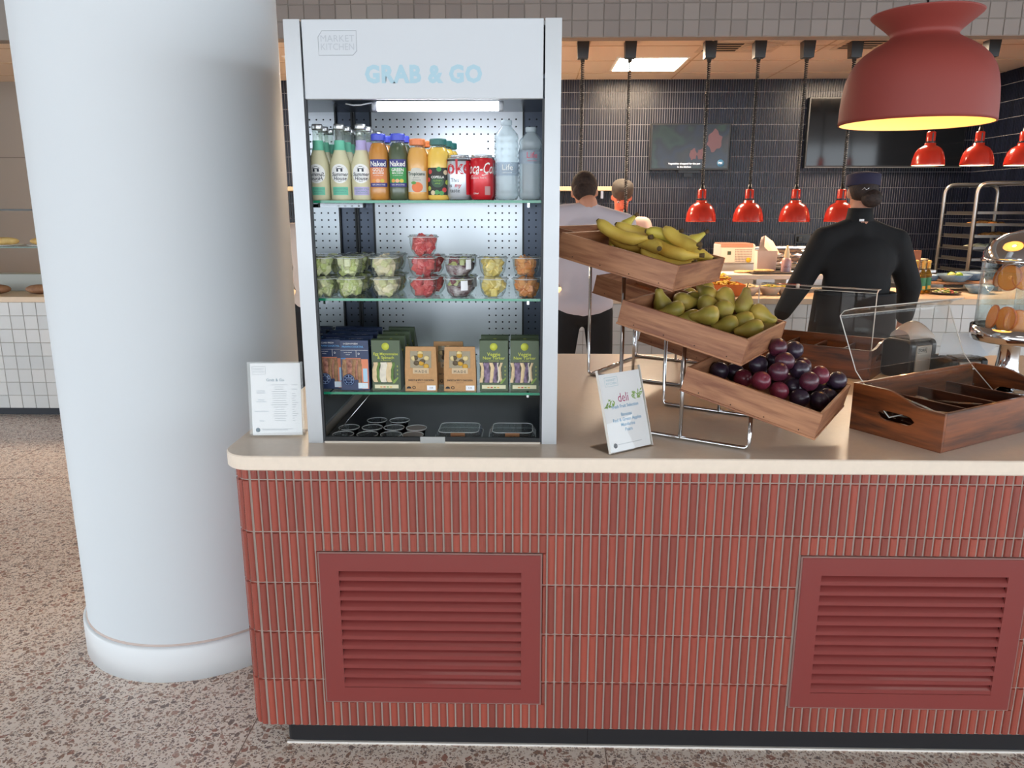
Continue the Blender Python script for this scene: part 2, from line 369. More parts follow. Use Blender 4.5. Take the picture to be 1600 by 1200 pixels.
for z, h in rowz:
    for i in range(nfront):
        x = XL+CR+PT*(i+.45); cuts = [(x-TW/2, x+TW/2, z, z+h)]
        for G in (G1, G2):
            g0, g1, g2, g3 = G[0]-.0045, G[1]+.0045, G[2]-.0045, G[3]+.0045; nx = []
            for a, b, c, d in cuts:
                if b <= g0 or a >= g1 or d <= g2 or c >= g3: nx.append((a, b, c, d)); continue
                if d > g3: nx.append((a, b, max(c, g3), d))
                if c < g2: nx.append((a, b, c, min(d, g2)))
                if a < g0: nx.append((a, g0, max(c, g2), min(d, g3)))
                if b > g1: nx.append((g1, b, max(c, g2), min(d, g3)))
            cuts = [q for q in nx if q[1]-q[0] > .0025 and q[3]-q[2] > .006]
        for a, b, c, d in cuts: spots.append(((a+b)/2, 0, c, 0, b-a, d-c))
    for a in (-18, -45, -72): spots.append((XL+CR+CR*math.sin(R(a)), CR-CR*math.cos(R(a)), z, a, TW, h))
    for i in range(22): spots.append((XL, CR+PT*(i+.5), z, -90, TW, h))
def tile_rank(s):
    vis = s[0] < 1.36 and s[3] > -80
    return (0 if vis else 1, -(s[4]*s[5])/(Vector((s[0], s[1], s[2]))-CAM).length_squared)
spots.sort(key=tile_rank); cache = {}; mass = MB()
for k, (x, y, z, a, wd, h) in enumerate(spots):
    T = TR(x, y, z, a)
    if k < 300:
        key = (round(wd, 4), round(h, 4))
        if key not in cache: cache[key] = finger(wd, h).mesh('tile'); cache[key].materials.append(TILER)
        obj('tile', cache[key], None, clad, T)
    else:
        f = finger(wd, h); mass.add(f.v, f.f, T, False)
obj('tile_mass', mass, TILERS, clad, kind='stuff')
pl = MB(); pl.prism(arc2(XL+.075+.02, .05+.02, .02, 180, 270, 4)+[(XE-.1, .05), (XE-.1, YB-.06), (XL+.075, YB-.06)], .004, .094)
plo = obj('plinth', pl, mat('black_laminate', '#1b1b1f', .45), ctr)
obj('plinth_joint', MB().box(.178, .1805, .0492, .0505, .006, .093), mat('joint_dark', '#0c0c0e', .8), plo)
obj('sealant_strip', MB().box(XL+.075, XE-.1, .043, .052, 0, .006), mat('white_sealant', '#ded9d2', .6), ctr)

GRED = mat('maroon_powder_coat', '#823835', .30, coat=.35)
def grille(G):
    x0, x1, z0, z1 = G; ox0, ox1, oz0, oz1 = x0+.052, x1-.052, z0+.045, z1-.050
    m = MB(); b = .0
    for q in ((x0, x1, oz1, z1), (x0, x1, z0, oz0), (x0, ox0, oz0, oz1), (ox1, x1, oz0, oz1)): m.box(q[0], q[1], -.010, -.002, q[2], q[3])
    for q in ((x0, x0+.004), (x1-.004, x1)): m.box(q[0], q[1], -.002, .03, z0, z1)
    for q in ((z0, z0+.004), (z1-.004, z1)): m.box(x0, x1, -.002, .03, q[0], q[1])
    gr = obj('air_grille', m, GRED, ctr)
    tr = MB(); t = .004
    for q in ((x0-t, x1+t, z1, z1+t), (x0-t, x1+t, z0-t, z0), (x0-t, x0, z0, z1), (x1, x1+t, z0, z1)): tr.box(q[0], q[1], -.008, .002, q[2], q[3])
    obj('edge_trim', tr, mat('taupe_trim', '#8d6a62', .5), gr)
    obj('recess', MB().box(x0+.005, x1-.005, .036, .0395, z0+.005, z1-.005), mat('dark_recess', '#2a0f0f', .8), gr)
    n = 12; p = (oz1-oz0)/n
    prf = [(-.0095, 0), (-.0095, .34*p), (-.0082, .40*p), (.0085, .90*p), (.0105, .88*p), (-.005, .34*p), (-.005, 0)]
    me = MB().add([(x, y, z) for x in (ox0, ox1) for y, z in prf], [list(range(7)), list(range(7, 14))[::-1]]+[[i, 7+i, 7+(i+1) % 7, (i+1) % 7] for i in range(7)]).mesh('slat'); me.materials.append(GRED)
    for i in range(n): obj('slat', me, None, gr, TR(0, 0, oz0+p*i+.001))
    return gr
grille(G1); grille(G2)

# worktop
WX0 = -.808; WR = .085
poly = [(WX0, 1.437)]+arc2(WX0+WR, -.025+WR, WR, 180, 270, 10)+[(XE+.05, -.025), (XE+.05, 1.437)]
v, f = bevel_ring(poly, .868, TH, .003); o = obj('worktop', MB().add(v, f), CREAM)
cut = obj('worktop_well', MB().box(-.594, .073, .108, .802, TH-.037, TH+.1), None); bo = o.modifiers.new('well', 'BOOLEAN'); bo.operation = 'DIFFERENCE'; bo.solver = 'EXACT'; bo.object = cut   # the chiller cabinet drops into a shallow well
me = bpy.data.meshes.new_from_object(o.evaluated_get(bpy.context.evaluated_depsgraph_get())); o.modifiers.clear(); o.data = me; bpy.data.objects.remove(cut)
if not me.materials: me.materials.append(CREAM)
tag(o, 'cream solid-surface worktop with a rounded corner on the red tiled counter', 'worktop')

# ------------------------------------------------------------------ kitchen counter behind
kc = thing('kitchen_counter', 'white tiled kitchen counter with dark plinth running behind the serving counter', 'counter', (0, 0, 0))
fp = obj('front_panel', MB().box(-5.95, KXR-.06, KY+.02, KY+.75, .09, .866), mat('grey_grout_panel', '#b5aea6', .9), kc)
obj('plinth', MB().box(-5.95, KXR-.06, KY+.08, KY+.75, .0, .09), mat('dark_blue_plinth', '#1d2029', .5), kc)
tk = MB().box(-.0485, .0485, -.006, .0, -.0485, .0485, .002).mesh('tile'); TILEK = mat('grey_white_tile', '#c9cbca', .3, col2='#d6d5d2', island='object', coat=.2); tk.materials.append(TILEK)
for i in range(-44, 42):
    x = .1*i+.05
    for j in range(8):
        if x < -3.3 or (-2.1 < x < -1.5 and j > 2) or (x > .2 and j > 2): obj('tile', tk, None, fp, TR(x, KY+.02, .866-.7+.1*j-.05))
KW = mat('oak_tone_worktop', '#dcc4a8', .45, var=.03, vs_=20)
o = obj('kitchen_worktop', MB().box(-5.95, KXR-.06, KY-.012, KY+.78, .868, TH, .003), KW)
tag(o, 'pale beige worktop of the kitchen counter under the red heat lamps', 'worktop')
# back run of units along the navy tiled wall
bk = thing('back_counter', 'stainless back counter along the navy tiled wall', 'counter', (0, 0, 0))
obj('body', MB().box(KXL+.1, KXR-.05, 5.32, BY-.02, .1, .87, .004), STEEL, bk); obj('top', MB().box(KXL+.08, KXR-.04, 5.28, BY-.015, .87, .905, .003), STEEL, bk)
obj('plinth', MB().box(KXL+.12, KXR-.08, 5.36, BY-.05, 0, .1), BLACKM, bk)
for i in range(7): obj('unit_door', MB().box(KXL+.15+.95*i, KXL+1.05+.95*i, 5.305, 5.322, .13, .84, .003), STEEL, bk)

# kitchen ceiling lights and vents
def panel_light(x, y, label, power, hy=.275):
    t = thing('ceiling_light', label, 'ceiling light', (x, y, 2.735), 'recessed panel lights of the kitchen ceiling')
    obj('frame', MB().box(-.30, .30, -hy-.025, hy+.025, -.008, -.001), mat('light_frame', '#efe8df', .5), t)
    obj('diffuser', MB().box(-.275, .275, -hy, hy, -.010, -.0085), mat('panel_glow', '#ffffff', .5, emis='#ffe4c4', es=power), t)
pn_, pf_ = U(1017, 91, z=2.73), U(1000, 110, z=2.73)
panel_light(pn_.x+.02, (pn_.y+pf_.y)/2, 'bright square ceiling light above the two chefs', 66, (pf_.y-pn_.y)/2)
panel_light(3.10, 4.98, 'bright square ceiling light hidden behind the big red pendant', 66)
panel_light(-.35, 4.98, 'added unseen ceiling light over the back of the drinks cabinet', 66)  # extra panel out of view, added to lift the kitchen light
panel_light(-1.7, 4.98, 'bright square ceiling light over the kitchen behind the column', 66)
VENT = mat('vent_metal', '#d8c4ae', .6); VDARK = mat('vent_dark', '#2b2723', .8)
for x, y, lb in ((1.60, 4.40, 'slotted air vent in the ceiling between two hanging cord boxes'), (2.62, 4.32, 'slotted air vent in the ceiling beside the big red pendant')):
    t = thing('ceiling_vent', lb, 'vent', (x, y, 2.735), 'slotted ceiling vents')
    obj('frame', MB().box(-.30, .30, -.2, .2, -.006, -.001), VENT, t)
    for k in range(4): obj('slot', MB().box(-.26, .0, -.15+.08*k, -.105+.08*k, -.0085, -.0065), VDARK, t)
    for k in range(5): obj('blade', MB().box(.02, .27, -.15+.07*k, -.12+.07*k, -.010, -.0065), VENT, t)
# ------------------------------------------------------------------ grab-and-go display cabinet
CF = .095; CBK = .800; WXL, WXR = -.592, .071; CX0, CX1, CX2, CX3 = -.600, -.560, .039, .079; CZT = 1.984; CHB = 1.800
SATIN = mat('satin_aluminium', '#b4b6b8', .38, .5, var=.03, vs_=5); DARKST = mat('dark_steel', '#545b69', .3, .5); BACKST = mat('polished_steel', '#e2e7ec', .28, .4, var=.04, vs_=3)
MIRR = mat('mirror_steel', '#c8cbcd', .02, 1); GREENG = mat('green_glass_edge', '#1f8a66', .15, coat=.5); SHELFG = clear('shelf_glass', '#f4fbf8', 1.4)
cab = thing('display_cabinet', 'tall open grab-and-go chiller cabinet with white header and glass shelves', 'display cabinet', (0, 0, TH))
zz = lambda z: z-TH
obj('side_panel', MB().prism([(CX0, CF), (CX1, CF), (CX1, CF+.012), (WXL-.003, CF+.014), (WXL-.003, CBK+.03), (CX0, CBK+.03)], 0, zz(CZT)), SATIN, cab)
obj('side_panel', MB().prism([(CX2, CF), (CX3, CF), (CX3, CBK+.03), (WXR+.003, CBK+.03), (WXR+.003, CF+.014), (CX2, CF+.012)], 0, zz(CZT)), SATIN, cab)
obj('mirror_lining', MB().box(WXL-.002, WXL, CF+.015, CBK, .012, zz(CZT)-.015), MIRR, cab); obj('mirror_lining', MB().box(WXR, WXR+.002, CF+.015, CBK, .012, zz(CZT)-.015), MIRR, cab)
for x in (CX1, CX2-.006): obj('gasket', MB().box(x, x+.006, CF+.002, CF+.012, .004, zz(CHB)), mat('black_gasket', '#26282c', .5), cab)
hd = obj('header_panel', MB().box(CX1+.004, CX2-.004, CF+.001, CF+.02, zz(CHB), zz(CZT), .0015), mat('white_vinyl', '#cbd0d5', .45), cab)
m = MB(); text_flat(m, 'GRAB & GO', .055, U(661.5, 116, y=CF).x, zz(U(661.5, 117, y=CF).z), CF+.0004, bold=.048, space=1.1, sx=.92); obj('lettering', m, SKYINK, hd)
c = U(527, 67, y=CF); m = MB(); text_flat(m, 'MARKET', .0215, c.x, zz(c.z)+.0095, CF+.0004, bold=0, space=1.05, sx=1.0); text_flat(m, 'KITCHEN', .0215, c.x, zz(c.z)-.0095, CF+.0004, bold=0, space=1.0, sx=.93); obj('lettering', m, GREYINK, hd)
m = MB(); q = [(-.047, -.028), (.037, -.028), (.047, -.018), (.047, .028), (-.037, .028), (-.047, .014)]
m.tube([(c.x+a, CF+.001, zz(c.z)+b) for a, b in q], .0007, 5, closed=True); obj('logo_outline', m, mat('grey_line', '#9aa0a6', .6), hd)
obj('top_cover', MB().box(WXL, WXR, CF+.02, CBK+.03, zz(CZT)-.012, zz(CZT)-.002), SATIN, cab)
obj('inner_ceiling', MB().box(WXL, WXR, CF+.02, CBK, zz(1.850), zz(1.857)), DARKST, cab)
PX0, PX1 = -.533, -.018
obj('back_panel', MB().box(PX0+.003, PX1-.003, CBK-.004, CBK, .02, zz(1.850)), BACKST, cab)
for a, b in ((WXL, PX0-.003), (PX1+.003, WXR)): obj('back_strip', MB().box(a, b, CBK-.001, CBK+.003, .02, zz(1.850)), DARKST, cab)
obj('rear_wall', MB().box(WXL-.003, WXR+.003, CBK+.004, CBK+.03, 0, zz(CZT)), SATIN, cab)
for x in (PX0, PX1, WXL+.004): obj('shelf_upright', MB().box(x-.003, x+.003, CBK-.012, CBK, .02, zz(1.850)), BLACKM, cab)
S1, S2, S3 = U(650, 313, y=.14).z, U(650, 466.5, y=.14).z, U(650, 613, y=.14).z
# punched holes: small dark discs, left out where the sheet is plain behind each shelf's middle
hole = MB(); hx = .0236; col_n = 21
def disc(m, x, z, y): m.add([(x+.0032*math.cos(k*math.pi/3), y, z+.0032*math.sin(k*math.pi/3)) for k in range(6)], [[5, 4, 3, 2, 1, 0]])
for j in range(38):
    z = .045+.0236*j; zw = z+TH
    for i in range(col_n):
        x = PX0+.018+hx*i; mid = 4 <= i <= 15
        full = any(a < zw < b for a, b in ((1.765, 1.83), (S2+.17, S2+.215), (S3+.165, S3+.21), (S3-.05, S3-.005)))
        if mid and not full or zw < .965: continue
        disc(hole, x, z, CBK-.0045)
    if zw > .965:
        for x in (WXL+.012, WXL+.036, PX1+.02, PX1+.044, PX1+.068): disc(hole, x, z, CBK-.0015)
obj('perforation', hole, mat('hole_black', '#14161a', .9), cab, kind='stuff')
for s in (S1, S2, S3):
    g = obj('glass_shelf', MB().box(WXL+.002, WXR-.002, .142, .700, zz(s)-.0065, zz(s)), SHELFG, cab)
    obj('polished_edge', MB().box(WXL+.002, WXR-.002, .140, .142, zz(s)-.0068, zz(s)), GREENG, g)
    for x in (PX0-.02, PX1+.018): obj('bracket', MB().box(x-.003, x+.003, .16, CBK-.005, zz(s)-.018, zz(s)-.007), CHROME, cab)
obj('base_deck', MB().box(WXL+.001, WXR-.001, CF+.016, CBK-.001, -.0365, -.0265), BLACKP, cab)
obj('front_lip', MB().box(CX1+.006, CX2-.006, CF+.004, CF+.014, .002, .016), BLACKP, cab)
obj('lip_foot', MB().box(CX1+.004, CX2-.004, CF+.001, CF+.0035, 0, .005), mat('pale_strip', '#cfc6ba', .5), cab)
xt = U(676, 687, y=CF).x; obj('ticket_holder', MB().box(xt-.034, xt+.034, CF-.001, CF+.004, .001, .019, .001), mat('grey_plastic', '#a9aaa8', .5), cab)
zt = 1.795
lt = obj('strip_light', MB().tube([(U(590, 169, y=.2).x, .20, zz(zt)), (U(779, 169, y=.2).x, .20, zz(zt))], .012, 14), mat('tube_glow', '#ffffff', .4, emis='#f1f7ff', es=20), cab)
for px in (586, 783):
    x = U(px, 169, y=.2).x; obj('tube_cap', MB().tube([(x-.006, .20, zz(zt)), (x+.006, .20, zz(zt))], .0125, 14), mat('grey_cap', '#b9bcc0', .4), lt)
obj('light_cable', MB().tube([(U(540, 165, y=.2).x+.02*i, .2, zz(1.802)-.004*math.sin(i*1.1)) for i in range(5)], .002, 6), mat('white_cable', '#dfe3e6', .5), cab)

obj('diagonal_rod', MB().tube([tuple(U(521, 684, y=.19)-Vector((0, 0, TH))), tuple(U(577, 617, y=.19)-Vector((0, 0, TH)))], .0016, 6), CHROME, cab)  # thin bright diagonal line below the lowest shelf, modelled as a rod

# ------------------------------------------------------------------ drinks on the top shelf
SH1 = S1+.0004
def at(px, s, y): return U(px, 300 if s is SH1 else 460, y=y).x
LEMON = clear('lemonade', '#f4f0d0', 1.35, .03, .75, '#f4f0cc'); BOTTLEG = clear('bottle_glass', '#eef5ef', 1.45, .02, .10, '#eef4f0'); CAPS = mat('silver_cap', '#cfd0cf', .3, .8)
WLAB = mat('white_label', '#eef0ee', .5); TEAL = mat('teal_label', '#6fc7a8', .5); LILAC = mat('lilac_label', '#b7aedb', .5); NAVYI = mat('dark_navy_ink', '#2c3440', .6)
def lemonade(label, acc, accname):
    t = thing('lemonade_bottle', label, 'bottle', None, 'lemonade bottles on the top shelf'); r = .0275
    obj('body', MB().lathe([(0, .001), (r-.003, 0), (r, .004), (r, .088), (r-.003, .102), (.0165, .124), (.0135, .135), (.0125, .15), (.0125, .151)], 24), LEMON, t)
    obj('neck', MB().lathe([(.0127, .150), (.0122, .172), (.0135, .174), (.0135, .178), (.012, .180)], 18), BOTTLEG, t)
    obj('cap', MB().lathe([(0, .194), (.0130, .193), (.0145, .189), (.0145, .181), (.0135, .179), (.012, .179)][::-1], 20), CAPS, t)
    obj('neck_band', MB().lathe([(.0165, .127), (.0142, .134), (.0136, .152)], 20), acc, t)
    lb = obj('round_label', cyl_patch(MB(), r+.0006, .049, .043, .092, shape='disc'), WLAB, t); q = r+.0012
    text_ = MB(); text_cyl(text_, 'Summer', .0135, q, .0655, shear=.25, bold=.012); text_cyl(text_, 'House', .0135, q, .055, shear=.25, bold=.012); text_cyl(text_, 'DRINKS', .003, q, .0475)
    cyl_patch(text_, q, .016, .0725, .081, n=4); v = [(a, b) for a, b in ((-.0115, .081), (.0115, .081), (.002, .0865), (-.002, .0865))]
    text_.add([(q*math.sin(a/q), -q*math.cos(a/q), b) for a, b in v], [[0, 1, 2, 3]]); obj('lettering', text_, NAVYI, lb)
    obj('house_door', cyl_patch(MB(), q+.0004, .006, .0725, .079, n=2), WLAB, lb)
    lo = obj('lower_label', cyl_patch(MB(), r+.0006, .043, .013, .034), acc, t); x_ = MB()
    for k, s_ in enumerate(('CLOUDY STILL', 'LEMONADE')): text_cyl(x_, s_, .0062, q, .0285-.0065*k)
    cyl_patch(x_, q, .036, .0165, .0170, n=8); obj('lettering', x_, mat('faded_teal_ink', '#5f9a92', .6), lo)
    return t
ORD = ['at the front of', 'second in', 'third in', 'last in']
for px, acc, nm, rot in ((534, TEAL, 'teal', 6), (567, LILAC, 'lilac', 4)):
    p = None
    for k in range(4):
        T = TR(at(px, SH1, .18)+.003*k*(1 if k % 2 else -.4), .18+.064*k, SH1, rot*(1-k))
        lab = f'pale lemonade bottle with {nm} neck band, {ORD[k]} its file'
        if p is None: p = lemonade(lab, acc, nm); p.matrix_world = T
        else: dup(p, T, lab)
        if nm == 'teal' and k < 3: dup(p, TR(at(500.5, SH1, .18)-.001*k, .182+.064*k, SH1, -4) @ Matrix.Diagonal((-1, 1, 1, 1)), f'lemonade bottle turned back to front by the cabinet side, {ORD[k]} its file')

def pet(r, h, cap_r, body, capm, name, label, cat='bottle', group=None):
    t = thing(name, label, cat, None, group)
    obj('body', MB().lathe([(0, .002), (r-.004, 0), (r, .005), (r, h*.20), (r-.0008, h*.22), (r, h*.24), (r, h*.70), (r-.003, h*.78), (cap_r+.003, h*.835), (cap_r, h*.86)], 24), body, t)
    obj('neck', MB().lathe([(cap_r, h*.86), (cap_r-.001, h*.89), (cap_r+.0005, h*.90)], 20), BOTTLEG, t)
    obj('cap', MB().lathe([(cap_r, h*.895), (cap_r+.0025, h*.90), (cap_r+.0025, h*.985), (cap_r+.001, h), (0, h)], 24, smooth=False), capm, t)
    return t
BLUECAP = mat('blue_cap', '#4a56c8', .4); INDIGO = mat('indigo_label', '#35357f', .45)
def smoothie(label, word, fluid, panel):
    r = .0258; t = pet(r, .168, .0165, fluid, BLUECAP, 'smoothie_bottle', label, group='smoothie bottles on the top shelf'); q = r+.0011
    lb = obj('label', cyl_patch(MB(), r+.0005, .05, .034, .100), panel, t)
    obj('top_band', cyl_patch(MB(), q-.0003, .05, .083, .103), INDIGO, lb); obj('lower_band', cyl_patch(MB(), q-.0003, .05, .034, .044), INDIGO, lb)
    x_ = MB(); text_cyl(x_, 'Naked', .0185, q+.0003, .0915, bold=.02, sx=.9); text_cyl(x_, word, .0110, q, .0765, bold=.02); text_cyl(x_, 'MACHINE', .0070, q, .0685, bold=.01)
    text_cyl(x_, 'NO ADDED SUGAR', .0030, q, .0625); text_cyl(x_, '100% SMOOTHIE', .0050, q+.0003, .039); obj('lettering', x_, WHITEINK, lb)
    for dx, cc in ((-.012, 'mango_print'), (.010, 'lime_print'), (-.001, 'peach_print')):
        obj('fruit_print', cyl_patch(MB(), q, .011, .0445, .054, a0=dx/r, shape='disc'), mat(cc, {'mango_print': '#e8a04a', 'lime_print': '#d9c24e', 'peach_print': '#e8b58a'}[cc], .5), lb)
    return t
FO = mat('orange_juice', '#c98a3f', .25, coat=.6, sss=.1); FG = mat('green_smoothie', '#4d5a44', .25, coat=.6); PO = mat('orange_panel', '#e08a55', .5); PG = mat('green_panel', '#3f9a52', .5)
p = smoothie('orange smoothie bottle with blue cap and indigo banded label, front of its file', 'GOLD', FO, PO); p.matrix_world = TR(at(594, SH1, .175), .175, SH1, 3)
dup(p, TR(at(602, SH1, .24), .242, SH1, -8), 'orange smoothie bottle behind the front orange smoothie')
p = smoothie('dark green smoothie bottle with blue cap and green label, front of its file', 'GREEN', FG, PG); p.matrix_world = TR(at(624, SH1, .175), .175, SH1, 2)
dup(p, TR(at(631, SH1, .24), .24, SH1, 9), 'dark green smoothie bottle behind the front green smoothie')
JU = mat('pale_orange_juice', '#e0a95a', .25, coat=.6); ORCAP = mat('orange_cap', '#e8854f', .4); AJ = mat('apple_juice', '#edc55c', .22, coat=.6); GRCAP = mat('dark_green_cap', '#2f6b66', .4)
def juice(label):
    r = .0275; t = pet(r, .155, .0185, JU, ORCAP, 'juice_bottle', label, group='orange-capped juice bottles'); q = r+.0010
    lb = obj('label', cyl_patch(MB(), r+.0004, .056, .021, .074), mat('grey_label', '#cfcdc2', .5), t)
    obj('label_arch', cyl_patch(MB(), r+.0005, .03, .068, .082, shape='disc'), mat('grey_label', '#cfcdc2', .5), t)
    x_ = MB(); text_cyl(x_, 'Tropicana', .0118, q+.0002, .0665, bold=.015); text_cyl(x_, 'SMOOTH', .004, q, .0565); text_cyl(x_, 'ORANGE JUICE', .0036, q, .051); obj('lettering', x_, mat('deep_green_ink', '#25463a', .6), lb)
    obj('orange_print', cyl_patch(MB(), q, .030, .020, .046, a0=.08, shape='disc'), mat('orange_print', '#e77b45', .5), lb)
    obj('leaf_print', cyl_patch(MB(), q+.0004, .014, .040, .048, a0=-.25, shape='disc'), mat('leaf_print', '#5f9a4a', .5), lb)
    return t
p = juice('juice bottle with orange cap and pale grey label'); p.matrix_world = TR(at(654, SH1, .175), .175, SH1, -3)
dup(p, TR(at(662, SH1, .236), .236, SH1, 12), 'juice bottle with orange cap just behind the pale grey labelled one')
def apple_juice(label):
    r = .0295; t = pet(r, .155, .020, AJ, GRCAP, 'juice_bottle', label, group='green-capped juice bottles'); q = r+.0010
    lb = obj('label', cyl_patch(MB(), r+.0004, .066, .013, .082), mat('black_label', '#23261f', .5), t)
    rnd = random.Random(5); cc = ('red_print', '#c9403f'), ('leaf_green_print', '#4f9a55'), ('cream_print', '#d8c9a5'), ('lime_green_print', '#a9b84a')
    for k, (a, z) in enumerate(((-.021, .072), (.004, .078), (.022, .070), (-.025, .030), (.018, .026), (-.002, .020), (-.013, .019), (.027, .045), (-.028, .052), (.010, .018))):
        nm, hx_ = cc[k % 4]; obj('fruit_print', cyl_patch(MB(), q-.0003, .013, z-.006, z+.006, a0=a/r, shape='disc'), mat(nm, hx_, .5), lb)
    obj('centre_disc', cyl_patch(MB(), q, .034, .032, .062, shape='disc'), mat('bottle_green_print', '#3a5a40', .5), lb)
    x_ = MB(); text_cyl(x_, 'COPELLA', .0085, q+.0006, .058, bold=.02); obj('lettering', x_, WHITEINK, lb)
    x_ = MB(); text_cyl(x_, 'CLOUDY', .0055, q+.0006, .049); text_cyl(x_, 'APPLE', .0055, q+.0006, .042); obj('lettering', x_, mat('lime_ink', '#9fcf5a', .6), lb)
    return t
p = apple_juice('apple juice bottle with dark green cap and black fruit-printed label'); p.matrix_world = TR(at(686, SH1, .175), .175, SH1, 0)
dup(p, TR(at(695, SH1, .238), .238, SH1, 15), 'apple juice bottle with dark green cap, second in its file')
dup(p, TR(at(702, SH1, .300), .310, SH1, 30), 'apple juice bottle with dark green cap, third in its file')
def can(label, bodym, build):
    t = thing('drinks_can', label, 'can', None, 'cola cans on the top shelf'); r = .0318; h = .114
    obj('body', MB().lathe([(r-.006, .002), (r-.004, .006), (r, .012), (r, h-.014), (r-.003, h-.008)], 28), bodym, t)
    al = mat('can_aluminium', '#cfd2d6', .25, .9); obj('base', MB().lathe([(0, .006), (r-.010, .003), (r-.008, 0), (r-.006, .002)], 24), al, t)
    obj('lid', MB().lathe([(r-.003, h-.008), (r-.005, h-.002), (r-.0045, h), (r-.007, h), (r-.008, h-.004), (0, h-.004)], 28), al, t)
    obj('ring_pull', MB().tube([(.006*math.cos(k*math.pi/4), .004+.009*math.sin(k*math.pi/4), h-.003) for k in range(8)], .0012, 5, closed=True), al, t)
    build(t, r); return t
def diet(t, r):
    q = r+.0007; REDI = mat('cola_red_ink', '#c4202c', .45)
    x_ = MB(); text_cyl(x_, 'Coke', .052, q, .082, a0=-.42, bold=.02, sx=.85); obj('lettering', x_, REDI, t)
    x_ = MB(); text_cyl(x_, 'This', .014, q, .050, a0=-.25); text_cyl(x_, 'is', .014, q, .037, a0=-.62); text_cyl(x_, 'taste', .014, q, .024, a0=-.25); obj('lettering', x_, BLACKINK, t)
    x_ = MB(); text_cyl(x_, 'my', .014, q, .037, a0=.0, bold=.02, shear=.2); obj('lettering', x_, REDI, t)
    obj('top_band', MB().lathe([(r+.0003, .098), (r+.0003, .103)], 28), mat('can_black', '#2b2426', .4), t); obj('red_side', cyl_patch(MB(), r+.0004, .03, .014, .099, a0=1.2), REDI, t)
def cola(t, r):
    q = r+.0007; x_ = MB(); text_cyl(x_, 'Coca-Cola', .040, q, .079, a0=-.12, shear=.35, bold=.008, sx=.62); text_cyl(x_, 'ORIGINAL TASTE', .0062, q, .056, a0=-.3)
    sw = MB().add([(q*math.sin(a/q), -q*math.cos(a/q), b) for a, b in ((-.03, .060), (-.012, .064), (.006, .0615), (.02, .066), (.02, .067), (.006, .0635), (-.012, .0665), (-.03, .0615))], [[0, 1, 6, 7], [1, 2, 5, 6], [2, 3, 4, 5]]); obj('ribbon_print', sw, WHITEINK, t)
    text_cyl(x_, '330ml', .006, q, .017, a0=-.45); obj('lettering', x_, WHITEINK, t)
    obj('code_panel', cyl_patch(MB(), q, .016, .013, .035, a0=.55), mat('grey_code_panel', '#b98d8c', .5), t)
p = can('silver diet cola can with huge red letters', mat('can_silver', '#c9d2da', .3, .6), diet); p.matrix_world = TR(at(717, SH1, .172), .172, SH1, 0)
dup(p, TR(at(724, SH1, .25), .275, SH1, 20), 'silver diet cola can behind the front silver can')
p = can('bright red cola can with flowing white lettering, at the front', mat('can_red', '#c81f2a', .28, .2, coat=.4), cola); p.matrix_world = TR(at(753, SH1, .172), .172, SH1, 0)
dup(p, TR(at(757, SH1, .245), .260, SH1, -30), 'bright red cola can behind the front red can')
WATER = clear('water_bottle_plastic', '#eef6f8', 1.4, .02, .28, '#e6f0f4')
def water(label, r, h, inkm, tagz):
    t = thing('water_bottle', label, 'bottle', None, 'clear water bottles on the top shelf')
    pr = [(0, .004), (r*.55, .0), (r*.9, .003), (r, .012)]
    for k in range(9): z = .02+.0125*k; pr += [(r, z), (r-.0018, z+.006)]
    pr += [(r, .135/.2*h), (r-.002, .150/.2*h), (r, .155/.2*h), (r-.002, .165/.2*h), (.014, .184/.2*h), (.0125, .187/.2*h)]
    obj('body', MB().lathe(pr, 28), WATER, t)
    obj('label_sleeve', MB().lathe([(r+.0006, tagz-.02), (r+.0006, tagz+.014)], 28), clear('clear_sleeve', '#dfe6ee', 1.3, .1, .30, '#c6d0da'), t)
    obj('cap', MB().lathe([(.0125, .187/.2*h), (.0145, .188/.2*h), (.0145, .198/.2*h), (.013, h), (0, h)], 20), clear('clear_cap', '#e4eef2', 1.4, .1, .6, '#d4e0e6'), t)
    x_ = MB(); text_cyl(x_, 'Life', .021, r+.0012, tagz, a0=.1); text_cyl(x_, 'SPRING WATER', .0035, r+.0012, tagz-.013, a0=.1); obj('lettering', x_, inkm, t)
    return t
p = water('tall clear water bottle with white-lettered sleeve beside the red cola can', .0315, .201, WHITEINK, .082); p.matrix_world = TR(at(791.5, SH1, .175), .175, SH1)
p = water('shorter clear ribbed water bottle with red lettering beside the cabinet side', .0315, .184, mat('cherry_ink', '#c4475a', .6), .112); p.matrix_world = TR(at(829, SH1, .178), .178, SH1)

# ------------------------------------------------------------------ fruit pots on the middle shelf
SH2 = S2+.0004; POTC = clear('pot_plastic', '#f3f6f4', 1.32, .03, .07, '#eef2f0'); LIDC = clear('lid_plastic', '#f3f6f4', 1.4, .05, .16, '#e9eeee')
BOWL = [(0, .001), (.022, 0), (.0255, .002), (.033, .014), (.0368, .034), (.038, .048)]
def chunks(seed, cols, n=26, s=.0175, top=.050):
    rnd = random.Random(seed); out = [MB() for _ in cols]
    for k in range(n):
        z = .008+(top-.016)*(k/n)+.003; rmax = .018+.014*min(1, z/.035)-s*.42; a = k*2.4+rnd.random(); rr = rmax*math.sqrt(.35+.65*rnd.random())
        T = Matrix.Translation((rr*math.cos(a), rr*math.sin(a), z)) @ Euler((rnd.random()*3, rnd.random()*3, rnd.random()*3)).to_matrix().to_4x4()
        h = s*(.7+.5*rnd.random()); out[k % len(cols)].box(-h*.62, h*.62, -h*.5, h*.5, -h*.5, h*.5, h*.12, T)
    return out
